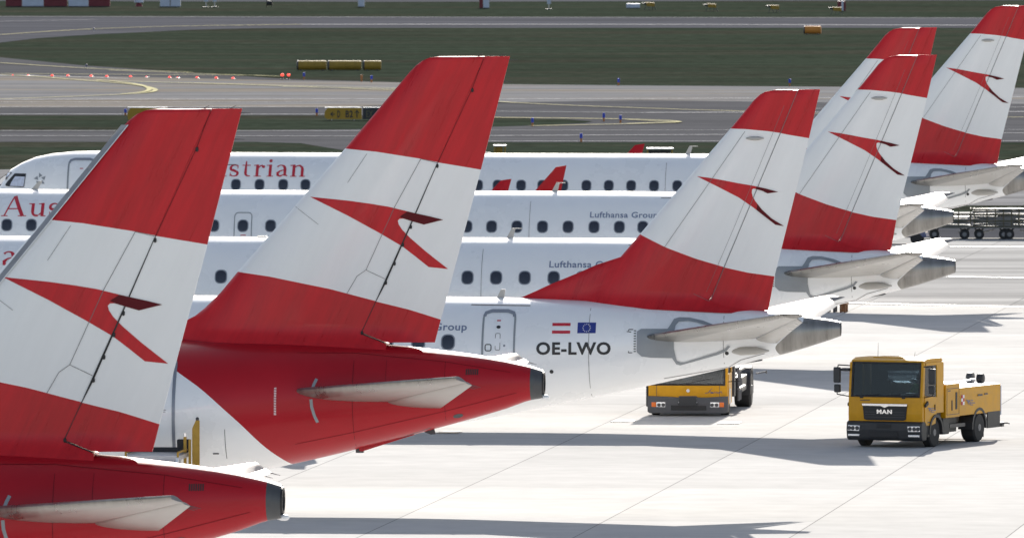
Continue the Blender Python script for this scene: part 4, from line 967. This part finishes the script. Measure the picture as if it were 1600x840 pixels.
# blue tug glimpsed under the third tail
p = G(1370,381); root = empty('baggage_tug',(p.x,p.y,0),R(-6)); tag(root,'small blue tug with orange beacon, glimpsed under a tail cone','tug')
MB().prism([(0,.3),(0,.75),(.35,.8),(.5,.62),(2.0,.60),(2.1,.3)],-.6,.6,axis='y').build('body',['navy'],root,bevel=.04)
MB().box(.9,1.3,-.4,.4,.6,.68).build('seat',['black'],root,bevel=.03); MB().box(1.25,1.35,-.4,.4,.66,1.0).build('backrest',['black'],root,bevel=.03)
MB().tube((.6,-.1,.6),(.75,-.1,.92),.02).lathe([(0,.15),(.02,.15)],(.76,-.1,.93),axis='z',n=12).build('steering_wheel',['black'],root)
MB().lathe([(0,.07),(.1,.06),(.13,.02)],(.2,-.3,.8),axis='z',n=12).build('beacon',['amber'],root)
for x in (.4,1.65):
    for s in (-1,1): MB().lathe([(-.08,.1),(-.08,.24),(.08,.24),(.08,.1)],(x,s*.55,.25),axis='y',n=18).build('wheel',['tyre'],root)
# brown trestle seen below the second grey cone
p = G(1297,487.5); root = empty('wooden_trestle',(p.x,p.y,0),R(-8)); tag(root,'rust brown trestle cart on stubby legs under the grey jet tail','cart')
MB().box(-.2,.62,-.4,.4,.36,.46).build('top',['redbox'],root,bevel=.01); MB().box(.25,.62,-.4,.4,.28,.36).build('beam',['brown'],root,bevel=.01)
for x,m in ((-.05,'dark'),(.18,'dark'),(.42,'brown'),(.56,'brown')):
    for y in (-.33,.33): MB().tube((x,y,0),(x,y,.36),.04).build('leg',[m],root)

# ================================================================ BOARDING STAIRS at the second red jet's rear door
SL = lambda x,y: a2.L(x,y,2.1)
x0 = SL(208,703)[0]; x1 = SL(296,703)[0]; zs_ = SL(250,701)[1]
root = empty('boarding_stairs', a2.O + a2.t*((x0+x1)/2) + a2.n*2.1, -YAW); tag(root, 'boarding stairs with yellow posts and dark bumper at the second red jet door', 'stairs')
hw = (x1-x0)/2
MB().box(-hw-.15,hw+.02,-.02,.12,zs_-.10,zs_+.04).box(hw-.28,hw+.02,-.02,.12,zs_,zs_+.22).build('bumper',['black'],root,bevel=.03)
MB().box(-hw,hw,-1.6,-.02,zs_-.16,zs_-.06).build('platform',['steel'],root,bevel=.01)
pz = SL(310,654)[1]; px_ = SL(309.5,700)[0]-(x0+x1)/2
MB().prism([(px_-.10,zs_-.5),(px_-.10,pz-.2),(px_-.02,pz-.02),(px_+.06,pz-.02),(px_+.06,zs_-.5)],-.25,-.18,axis='y').build('corner_post',['yellow3'],root)
MB().lathe([(pz-.04,.03),(pz+.02,.04),(pz+.05,.02)],(px_+.01,-.2,0),axis='z',n=10).build('post_cap',['dark'],root)
MB().box(px_-.29,px_-.23,-.26,-.18,zs_-.5,pz-.38).box(px_-.18,px_-.13,-.26,-.18,zs_-.5,pz-.44).build('corner_post',['yellow3'],root)
MB().lathe([(pz-.38,.035),(pz-.30,.035)],(px_-.26,-.22,0),axis='z',n=10).build('post_cap',['chrome'],root)
for k in range(16):
    z = zs_-.16-.24*k; y = -1.6-.27*k
    if z < .2: break
    MB().box(-hw+.1,hw-.1,y-.3,y,z-.04,z).build('step',['steel'],root)
for s in (-1,1):
    MB().prism([(-1.6,zs_-.1),(-1.6,zs_-.4),(-5.6,.35),(-5.6,.65)], s*(hw-.06)-.03, s*(hw-.06)+.03, axis='x').build('stringer',['paintapron'],root)
    MB().path([(s*(hw-.05),-.1,zs_+.0),(s*(hw-.05),-1.6,zs_+.0),(s*(hw-.05),-1.6,zs_-.1)],.025).build('handrail',['yellow3'],root)
MB().box(-hw,hw,-5.6,-.6,.25,.6).build('chassis',['dark'],root,bevel=.03)
for y in (-5.0,-1.2):
    for s in (-1,1): MB().lathe([(-.1,.12),(-.1,.28),(.1,.28),(.1,.12)],(s*hw,y,.28),axis='x',n=18).build('wheel',['tyre'],root)
for s in (-1,1): MB().tube((s*(hw-.1),-1.0,.5),(s*(hw-.1),-1.0,zs_-.1),.05).build('support_leg',['steel'],root)

# ================================================================ TRUCKS
def wheel(name, c, r, w_, root, hub='hub', dual=False):
    o = MB().lathe([(-w_/2,r*.62),(-w_/2,r*.9),(-w_*.38,r),(w_*.38,r),(w_/2,r*.9),(w_/2,r*.62)], c, axis='x', n=32).build(name, ['tyre'], root); shade_auto(o,35)
    s = 1 if c[0] > 0 else -1
    h = MB().lathe([(s*w_*.30,r*.62),(s*w_*.46,r*.58),(s*w_*.34,r*.50),(s*w_*.34,r*.28),(s*w_*.52,r*.24),(s*w_*.54,r*.12),(s*w_*.5,.01)], c, axis='x', n=24).build('rim', [hub], o); shade_auto(h,35)
    for k in range(8):
        a = k*math.pi/4; MB().tube((c[0]+s*w_*.34,c[1]+r*.4*math.cos(a),c[2]+r*.4*math.sin(a)),(c[0]+s*w_*.40,c[1]+r*.4*math.cos(a),c[2]+r*.4*math.sin(a)),.014,n=6).build('wheel_nut',['black'],h)
    return o
def flat_text(txt, x0,x1,z0,z1, y, m, parent, name='lettering', bold=.03, side=None):
    fs = fit_text(txt,x0,x1,z0,z1,bold); bm = bmesh.new()
    for f in fs:
        if side is None: vs = [bm.verts.new((a,y,b)) for a,b in f]
        else: vs = [bm.verts.new((side,a,b)) for a,b in f]
        try: bm.faces.new(vs)
        except Exception: pass
    return link_bm(name, bm, m, parent)
# --- the yellow lorry at the right, front corner towards the camera
tp_ = G(1383,699); TR = R(-24)
truck = empty('service_truck', (tp_.x, tp_.y, 0), TR)
tag(truck, 'yellow service truck with MAN on its grille, mirrors on long arms, at right', 'truck')
W2 = 1.14
cabm = 'yellow'
# cab shell
fp = MB().prism([(0.02,.62),(.0,.95),(.02,1.42),(.10,1.46),(.16,1.42),(.16,.62)], -W2+.02, W2-.02, axis='x').build('front_panel', [cabm], truck, bevel=.025)
rf = MB().prism([(.13,2.36),(.20,2.44),(.45,2.505),(1.45,2.50),(1.56,2.44),(1.58,2.36)], -W2+.04, W2-.04, axis='x').build('cab_roof', [cabm], truck, bevel=.03)
MB().box(-.55,.35,.45,1.2,2.50,2.525).build('roof_hatch', [cabm], rf, bevel=.01)
for s in (-1,1):
    MB().prism([(.02,1.42),(.12,2.38),(.24,2.38),(.17,1.42)], s*(W2-.02), s*(W2-.12), axis='x').build('windscreen_pillar', [cabm], truck, bevel=.012)
    d = MB().prism([(.16,.62),(.16,1.46),(1.05,1.40),(1.05,1.02),(.95,.66),(.62,.62)], s*(W2-.0), s*(W2-.06), axis='x').build('door', [cabm], truck, bevel=.012)
    MB().prism([(1.05,.95),(1.05,2.38),(1.56,2.38),(1.56,.95)], s*(W2-.005), s*(W2-.08), axis='x').build('rear_corner_panel', [cabm], truck, bevel=.012)
    MB().prism([(.24,2.30),(.24,2.38),(1.06,2.38),(1.06,2.30)], s*(W2-.004), s*(W2-.06), axis='x').build('door_header', [cabm], d, bevel=.008)
    MB().prism([(.18,1.47),(.24,2.30),(1.04,2.30),(1.04,1.41)], s*(W2-.025), s*(W2-.033), axis='x').build('side_window', ['glass'], d)
    MB().box(*sorted((s*(W2+.0),s*(W2+.02))),.86,.90,1.05,1.2).build('door_handle', ['black'], d, bevel=.006)
    MB().prism([(.1,1.22),(.3,1.32),(.34,1.22),(.12,1.14)], s*(W2+.0), s*(W2+.05), axis='x').build('door_trim', ['black'], d, bevel=.01)
    # mirrors
    mr = MB().path([(s*(W2-.02),.12,2.28),(s*(W2+.28),.0,2.30),(s*(W2+.30),-.02,2.22)],.018).build('mirror_arm', ['black'], truck); MB().path([(s*(W2+.30),-.02,1.70),(s*(W2+.31),-.02,1.48),(s*(W2),.1,1.42)],.016).build('mirror_arm', ['black'], truck)
    MB().box(*sorted((s*(W2+.20),s*(W2+.40))),-.10,.02,1.80,2.24).build('mirror', ['plastic'], mr, bevel=.035)
    MB().box(*sorted((s*(W2+.20),s*(W2+.38))),-.10,.02,1.53,1.76).build('mirror', ['plastic'], mr, bevel=.035)
    MB().tube((s*.55,.8,2.52),(s*.56,.85,2.9 if s<0 else 2.66),.007,.004,n=5).build('aerial', ['black'], rf)
MB().prism([(.10,2.22),(-.05,2.20),(-.06,2.14),(.1,2.12)], -W2-.2,-W2+.05, axis='x').build('kerb_mirror', ['plastic'], truck, bevel=.02)
MB().box(-W2+.1,W2-.1,1.50,1.56,.62,1.50).box(-W2+.1,W2-.1,1.50,1.56,2.12,2.36).box(-W2+.1,-.55,1.50,1.56,1.5,2.12).box(.55,W2-.1,1.50,1.56,1.5,2.12).build('cab_rear_wall', ['plastic'], truck)
MB().box(-.55,.55,1.52,1.53,1.5,2.12).build('rear_window', ['glass'], truck)
ws = MB().prism([(.035,1.46),(.135,2.36),(.143,2.36),(.043,1.46)], -W2+.13, W2-.13, axis='x').build('windscreen', ['glass'], truck)
wsb = MB()
for a,b in (((-W2+.10,1.44),(W2-.10,1.44)),((-W2+.10,2.37),(W2-.10,2.37)),((-W2+.12,1.44),(-W2+.12,2.37)),((W2-.12,1.44),(W2-.12,2.37))):
    f_ = lambda z: .02+(z-1.44)*.11
    wsb.tube((a[0],f_(a[1]),a[1]),(b[0],f_(b[1]),b[1]),.028,n=6)
wsb.build('windscreen_seal', ['black'], ws)
for x in (-.75,-.1,.5): MB().tube((x,.01,1.44),(x+.55,-.0+.02,1.50),.012,n=5).build('wiper', ['black'], ws)
for x in (-.72,.55): MB().box(x-.05,x+.05,-.01,.04,1.38,1.45).build('wiper_pivot', ['black'], ws, bevel=.01)
MB().box(-W2+.15,W2-.15,.16,.45,1.10,1.48).build('dashboard', ['black'], truck, bevel=.04)
MB().box(-.35,.75,.3,.34,2.16,2.34).build('sun_visor', ['dark'], truck, bevel=.01)
MB().lathe([(0,.20),(.02,.22),(.04,.20)],(.62,.55,1.48),axis='z',n=20).build('steering_wheel', ['black'], truck)
for x in (-.6,.6):
    st = MB().box(x-.26,x+.26,.75,1.25,1.0,1.14).build('seat', ['black'], truck, bevel=.04)
    MB().box(x-.24,x+.24,1.22,1.36,1.1,1.85).build('backrest', ['black'], st, bevel=.05)
MB().box(-W2+.1,W2-.1,.15,1.5,.85,1.0).build('cab_floor', ['black'], truck)
# grille with lettering
gr = MB().prism([(-.67,1.19),(.67,1.19),(.63,.80),(.55,.77),(-.55,.77),(-.63,.80)], -.035,.01, axis='y').build('grille', ['black'], truck, bevel=.01)
MB().prism([(-.69,1.235),(.69,1.235),(.67,1.17),(.12,1.17),(.0,1.12),(-.12,1.17),(-.67,1.17)], -.05,-.02, axis='y').build('chrome_bar', ['chrome'], gr, bevel=.006)
for z in (.86,.93,1.0): MB().box(-.6,.6,-.042,-.034,z-.006,z+.006).build('grille_slat', ['dark'], gr)
flat_text('MAN', -.235,.225,.955,1.075, -.048, 'chrome', gr, 'brand_lettering', .05)
flat_text('TGL', -.76,-.45,1.315,1.345, -.012, 'dark', fp, 'badge', .02) if False else MB().box(-.76,-.46,-.012,-.004,1.315,1.335).build('badge', ['dark'], fp)
bp_ = MB().prism([(.02,.75),(-.08,.70),(-.10,.5),(-.07,.26),(.04,.20),(.30,.22),(.34,.6),(.22,.74)], -W2, W2, axis='x').build('bumper', ['plastic'], truck, bevel=.03)
MB().box(-.40,.42,-.115,-.09,.30,.48).build('air_intake', ['black'], bp_, bevel=.02); MB().box(-.22,.22,-.11,-.085,.56,.66).build('air_intake', ['black'], bp_, bevel=.01)
for s in (-1,1):
    hl = MB().prism([(s*.74,.46),(s*.72,.62),(s*1.08,.63),(s*1.10,.47)], -.125,-.07, axis='y').build('headlight', ['lamp'], truck, bevel=.012)
    for dx in (.80,.93,1.04): MB().lathe([(-.135,.045),(-.128,.06)],(s*dx,0,.545),axis='y',n=14).build('lamp_ring', ['dark'], hl)
    MB().box(*sorted((s*.74,s*1.08)),-.115,-.075,.32,.38).build('fog_lamp', ['lamp'], bp_, bevel=.01)
    MB().prism([(.34,.30),(.34,.66),(.44,.66),(.50,.30)], s*(W2), s*(W2-.3), axis='x').build('bumper_return', ['plastic'], bp_, bevel=.02)
    # front wheel arch
    arch = [( .95+.52*math.cos(R(a)), .42+.50*math.sin(R(a))) for a in range(-5,186,19)]; inn = [(.95+.44*math.cos(R(a)), .42+.42*math.sin(R(a))) for a in range(185,-6,-19)]
    MB().prism(arch+inn, s*(W2+.03), s*(W2-.32), axis='x').build('wheel_arch', ['plastic'], truck)
    wheel('wheel', (s*(W2-.16),.95,.41), .41, .26, truck)
    wheel('wheel', (s*(W2-.22),4.25,.41), .41, .42, truck)
    arch = [(4.25+.56*math.cos(R(a)), .42+.56*math.sin(R(a))) for a in range(-5,186,19)]; inn = [(4.25+.48*math.cos(R(a)), .42+.48*math.sin(R(a))) for a in range(185,-6,-19)]
    MB().prism(arch+inn, s*(W2+.0), s*(W2-.44), axis='x').build('mudguard', ['plastic'], truck)
    MB().box(s*.38-.05,s*.38+.05,.4,5.7,.55,.75).build('chassis_rail', ['dark'], truck)
    MB().box(*sorted((s*(W2-.05),s*(W2-.5))),1.62,2.1,.32,.78).build('tank', ['plastic'], truck, bevel=.03)
    MB().box(*sorted((s*(W2-.08),s*(W2-.12))),2.2,3.35,.48,.58).build('side_guard', ['dark'], truck)
    MB().box(*sorted((s*(W2-.2),s*(W2-.6))),2.3,3.0,.35,.78).build('pump_box', ['plastic'], truck, bevel=.02)
    MB().box(*sorted((s*(W2-.0),s*(W2-.04))),4.85,5.8,.36,.82).build('rear_skirt', ['plastic'], truck, bevel=.01)
    MB().box(*sorted((s*.75,s*1.05)),4.75,4.78,.12,.6).build('mud_flap', ['black'], truck)
# body
bx = MB().box(-W2,W2,1.70,2.75,.78,1.73).build('locker', [cabm], truck, bevel=.015)
tk = MB().box(-W2+.01,W2-.01,2.76,5.85,.80,1.59).build('tank_body', [cabm], truck, bevel=.015)
MB().box(-W2+.08,W2-.08,1.78,2.7,1.73,1.755).build('lid', ['paintapron'], bx); MB().box(-W2+.12,W2-.12,2.85,5.75,1.59,1.615).build('lid', ['paintapron'], tk)
ln = lambda y0,y1,z0,z1,par,m='dark',nm='seam': MB().box(W2-.002,W2+.006,y0,y1,z0,z1).build(nm,[m],par)
ln(1.78,1.795,.86,1.6,bx); ln(2.68,2.695,.86,1.6,bx); ln(1.78,2.69,1.585,1.6,bx); ln(1.78,2.69,.86,.875,bx)
ln(2.12,2.20,.98,1.26,bx,'black','door_latch'); ln(2.42,2.56,1.0,1.48,bx,'black','vent'); ln(1.86,2.05,1.52,1.55,bx,'dark','badge')
for j in range(2):
    for i in range(3): ln(2.86+j*.12,2.97+j*.12,1.10+i*.095,1.19+i*.095,tk,'textred' if (i+j)%2==0 else 'paintapron','checker_mark')
def scrawl(par, y0, z0, s, x):
    """dark winged logotype of the operator"""
    bm = bmesh.new(); k = 0
    for pl in stroke([(y0,z0+.12*s),(y0+.18*s,z0+.10*s),(y0+.22*s,z0-.04*s)],.05*s)+stroke([(y0+.10*s,z0+.03*s),(y0+.30*s,z0+.10*s),(y0+.36*s,z0-.05*s)],.06*s)+stroke([(y0+.38*s,z0+.10*s),(y0+.62*s,z0+.09*s)],.03*s)+stroke([(y0+.38*s,z0+.02*s),(y0+.78*s,z0+.0*s)],.03*s)+stroke([(y0+.36*s,z0-.05*s),(y0+.6*s,z0-.06*s)],.025*s):
        bm.faces.new([bm.verts.new((x+k*.0004,a,b)) for a,b in pl]); k += 1
    return link_bm('operator_mark', bm, 'navy', par)
scrawl(tk, 3.25,1.12,.8,W2+.006); 
dr = [o for o in truck.children if o.name.startswith('door')]
scrawl(dr[-1], .36,1.03,.75,W2+.008)
ln(4.1,4.45,1.30,1.35,tk,'dark','lettering_bar'); ln(4.6,4.85,1.32,1.36,tk,'dark','lettering_bar'); ln(.35,.6,.70,.73,dr[-1],'dark','badge')
MB().tube((.55,2.35,1.73),(.55,2.35,2.0),.05).build('filler_pipe', ['black'], bx); MB().box(-.1,.2,2.1,2.4,1.75,1.84).build('valve_box', ['dark'], bx, bevel=.02)
MB().path([(.5,3.0,1.66),(.6,5.2,1.72),(.55,5.3,1.66)],.03).build('hose', ['steel'], tk)
MB().lathe([(-.10,.08),(-.08,.14),(.08,.14),(.10,.08)],(.72,5.35,1.74),n=20).build('hose_reel', ['black'], tk); MB().lathe([(-.1,.05),(-.08,.16),(.08,.16),(.1,.05)],(.35,5.5,1.74),n=18).build('hose_reel', ['dark'], tk)
MB().box(-W2,W2,5.85,5.9,.70,1.54).build('rear_board', ['whitebox'], truck, bevel=.01)
MB().box(-W2+.1,W2+.02,5.9,6.05,.36,.48).path([(W2-.1,5.95,.44),(W2+.12,6.05,.46),(W2+.14,6.15,.44)],.02).build('rear_bumper', ['dark'], truck)
MB().box(-.35,.35,1.65,5.65,.70,.80).build('subframe', ['dark'], truck)
# driver
def person(loc, rz, label, shirt, parent_none=None):
    me = bpy.data.meshes.new('person'); V_ = [(0,0,0),(0,.02,.22),(0,.03,.42),(0,.02,.55),(0,-.0,.66),(.17,.03,.48),(.24,-.05,.28),(.16,-.32,.24),(.13,-.42,.27),(-.17,.03,.48),(-.24,-.05,.28),(-.16,-.32,.24),(-.13,-.42,.27),(.10,-.05,-.02),(.14,-.45,.02),(.14,-.50,-.33),(.14,-.62,-.38),(-.10,-.05,-.02),(-.14,-.45,.02),(-.14,-.50,-.33),(-.14,-.62,-.38),(0,-.01,.76)]
    E_ = [(0,1),(1,2),(2,3),(3,4),(4,21),(2,5),(5,6),(6,7),(7,8),(2,9),(9,10),(10,11),(11,12),(0,13),(13,14),(14,15),(15,16),(0,17),(17,18),(18,19),(19,20)]
    Rr = [.15,.14,.16,.06,.085,.075,.055,.045,.035,.075,.055,.045,.035,.10,.075,.055,.045,.10,.075,.055,.045,.07]
    me.from_pydata(V_,E_,[]); o = bpy.data.objects.new('person', me); col.objects.link(o)
    md = o.modifiers.new('s','SKIN'); sv = me.skin_vertices[0].data
    for i,r_ in enumerate(Rr): sv[i].radius = (r_*(1.0 if i not in (0,1,2) else 1.1), r_)
    sv[0].use_root = True
    md2 = o.modifiers.new('b','SUBSURF'); md2.levels = 1; md2.render_levels = 2
    dg = bpy.context.evaluated_depsgraph_get(); m2 = bpy.data.meshes.new_from_object(o.evaluated_get(dg)); o.modifiers.clear(); o.data = m2
    m2.materials.clear(); m2.materials.append(M[shirt]); m2.materials.append(M['skin']); m2.materials.append(M['navy'])
    for p in m2.polygons:
        c = p.center; p.use_smooth = True
        p.material_index = 1 if (c.z > .56 or (c.y < -.36 and c.z > .2)) else (2 if c.z < .08 else 0)
    o.location = loc; o.rotation_euler = (0,0,rz); tag(o, label, 'person')
    hb = MB().lathe([(.66,.088),(.72,.094),(.80,.075),(.845,.03)],(0,.008,0),axis='z',n=16).build('hair', ['brownhair'], o, smooth=True)
    for sx in (-.03,.03): MB().lathe([(-.004,.004),(.004,.012)],(sx,-.092,.705),axis='y',n=8).build('eye', ['black'], o)
    MB().prism([(-.085,.70),(-.115,.665),(-.08,.66)],-.012,.012,axis='x').build('nose', ['skin'], o, smooth=True)
    return o
M['brownhair'] = mat('dark_hair', (.04,.025,.015), .6)
dloc = truck.matrix_basis @ Vector((.6,1.0,1.16)) if False else Matrix.Translation(truck.location) @ Matrix.Rotation(TR,4,'Z') @ Vector((.62,1.02,1.22))
person(dloc, TR, 'driver in hi-vis green behind the wheel of the yellow service truck', 'hivis')

for k,(px,py,lb) in enumerate(((974,658.5,'dark drain cover set in the pale apron left of the low cab truck'),(1140,661,'dark drain cover set in the pale apron right of the low cab truck'),(702,676,'dark slab cover in the shadow band under the second red jet'))):
    p = G(px,py); d_ = empty('drain_cover',(p.x,p.y,.012),-SLAB); tag(d_, lb, 'drain cover')
    MB().box(-.32,.32,-.55,.55,0,.012).build('frame',['steelgrey'],d_); MB().box(-.26,.26,-.48,.48,.012,.02).build('grating',['dark'],d_)
# --- second yellow truck, under the OE-LWO tail
tq = G(1075,650); T2 = R(-5)
t2 = empty('service_truck', (tq.x, tq.y, 0), T2); tag(t2, 'low cab yellow truck with grey bumper parked under the OE-LWO tail', 'truck')
w3 = 1.19
MB().box(-w3+.02,w3-.02,.02,.16,.55,.93).build('front_panel', ['yellow'], t2, bevel=.03)
for s in (-1,1):
    MB().box(s*.93-.006,s*.93+.006,.012,.02,.58,.92).build('seam', ['dark'], t2)
    MB().prism([(.03,.90),(.15,2.72),(.29,2.72),(.20,.90)], s*(w3-.02), s*(w3-.12), axis='x').build('windscreen_pillar', ['yellow'], t2, bevel=.012)
    d = MB().box(*sorted((s*(w3-.0),s*(w3-.06))),.2,1.5,.35,1.25).build('door', ['yellow'], t2, bevel=.015)
    MB().box(*sorted((s*(w3-.02),s*(w3-.03))),.22,1.35,1.25,2.68).build('side_window', ['glass'], d)
    MB().box(*sorted((s*(w3-.0),s*(w3-.07))),1.35,1.6,1.25,2.7).build('rear_corner_panel', ['yellow'], t2)
    MB().box(*sorted((s*(w3+.002),s*(w3+.012))),.3,.9,.38,.8).build('step_plate', ['steel'], d)
    wheel('wheel', (s*(w3-.17),1.45 if False else 1.0,.38), .38, .26, t2)
    wheel('wheel', (s*(w3-.0),6.4,.52), .52, .5, t2)
    arch = [(6.4+.72*math.cos(R(a)), .5+.72*math.sin(R(a))) for a in range(-10,191,20)]; inn = [(6.4+.62*math.cos(R(a)), .5+.62*math.sin(R(a))) for a in range(190,-11,-20)]
    MB().prism(arch+inn, s*(w3+.25), s*(w3-.3), axis='x').build('mudguard', ['plastic'], t2)
    MB().box(s*.4-.05,s*.4+.05,.4,7.6,.5,.75).build('chassis_rail', ['dark'], t2)
    hl = MB().box(*sorted((s*.66,s*.93)),-.115,-.07,.27,.42).build('headlight', ['lamp'], t2, bevel=.02)
    for dx in (.72,.85): MB().lathe([(-.125,.04),(-.118,.055)],(s*dx,0,.345),axis='y',n=14).build('lamp_ring', ['dark'], hl)
    MB().box(*sorted((s*.935,s*1.07)),-.11,-.065,.28,.42).build('indicator', ['amber'], hl, bevel=.015)
MB().prism([(.08,2.68),(.15,2.82),(.4,2.92),(1.5,2.92),(1.62,2.68)], -w3+.03, w3-.03, axis='x').build('cab_roof', ['yellow'], t2, bevel=.03)
MB().box(-w3+.1,w3-.1,1.55,1.6,.5,2.68).build('cab_rear_wall', ['plastic'], t2)
ws = MB().prism([(.04,.93),(.148,2.7),(.156,2.7),(.048,.93)], -w3+.13, w3-.13, axis='x').build('windscreen', ['glass'], t2)
MB().tube((-w3+.1,.03,.93),(w3-.1,.03,.93),.03,n=6).tube((w3-.12,.03,.93),(w3-.12,.14,2.7),.03,n=6).tube((-w3+.12,.03,.93),(-w3+.12,.14,2.7),.03,n=6).build('windscreen_seal', ['black'], ws)
MB().tube((-.1,.0,.95),(.7,.02,1.12),.012,n=5).build('wiper', ['black'], ws)
MB().box(-w3+.15,w3-.15,.2,.5,.75,1.05).build('dashboard', ['black'], t2, bevel=.04); MB().box(-.2,.1,.22,.45,1.06,1.16).build('paper_sheet', ['whitebox'], t2)
for x in (-.6,.6):
    st = MB().box(x-.26,x+.26,.75,1.25,.7,.86).build('seat', ['black'], t2, bevel=.04); MB().box(x-.24,x+.24,1.22,1.36,.82,1.6).build('backrest', ['black'], st, bevel=.05)
bp_ = MB().prism([(-1.19,.60),(-.55,.58),(-.28,.56),(-.25,.60),(.25,.60),(.28,.56),(.55,.56),(1.19,.60),(1.19,.14),(1.12,.09),(-1.12,.09),(-1.19,.14)], -.10,.10, axis='y').build('bumper', ['greybumper'], t2, bevel=.03)
MB().box(-.50,.55,-.112,-.09,.18,.33).build('air_intake', ['black'], bp_, bevel=.01)
MB().prism([(-.30,.36),(-.24,.58),(.24,.58),(.30,.36),(.22,.30),(-.22,.30)], -.135,-.09, axis='y').build('tow_cover', ['plastic'], bp_, bevel=.01)
for x in (-.27,.27): MB().lathe([(-.145,.01),(-.135,.02)],(x,0,.42),axis='y',n=8).build('bolt', ['chrome'], bp_)
MB().lathe([(0,.05),(.012,.05)],(0.0,0,.755),axis='y',n=16).build('badge', ['chrome'], t2)
bm = bmesh.new(); k = 0
for pl in stroke([(.50,.68),(.60,.70),(.66,.76)],.015)+stroke([(.60,.71),(.68,.80),(.72,.83)],.012)+stroke([(.66,.70),(.74,.70)],.04)+stroke([(.75,.68),(.79,.73),(.82,.68),(.85,.73),(.88,.68)],.018)+stroke([(.89,.69),(.98,.74),(1.0,.68)],.02):
    bm.faces.new([bm.verts.new((a,.010-k*.0004,b)) for a,b in pl]); k += 1
link_bm('operator_mark', bm, 'navy', t2)
MB().box(-w3-.06,-w3+.0,.15,.5,.28,.95).build('side_mirror', ['black'], t2, bevel=.02)
MB().path([(w3,.1,1.02),(w3+.25,.05,1.04),(w3+.35,.05,1.04)],.015).build('mirror_arm', ['black'], t2)
MB().box(-w3+.1,w3-.05,1.8,4.4,.7,1.1).box(.2,w3+.05,1.9,2.3,.5,2.1).build('lift_frame', ['dark'], t2, bevel=.02)
lad = MB()
for y in (2.6,3.3): lad.tube((w3+.12,y,.35),(w3+.12,y,1.35),.035,n=6)
for z in (.7,1.25): lad.tube((w3+.12,2.5,z),(w3+.22,3.6,z+.04),.05,n=6)
lad.build('ladder', ['hub'], t2)
MB().box(.2,w3+.15,3.6,7.6,.55,1.0).build('pump_unit', ['plastic'], t2, bevel=.04)
MB().tube((w3+.3,7.3,.95),(w3+.6,7.4,1.0),.02).lathe([(0,.06),(.03,.06)],(w3+.6,7.4,1.0),axis='x',n=10).build('lamp_stalk', ['dark'], t2)
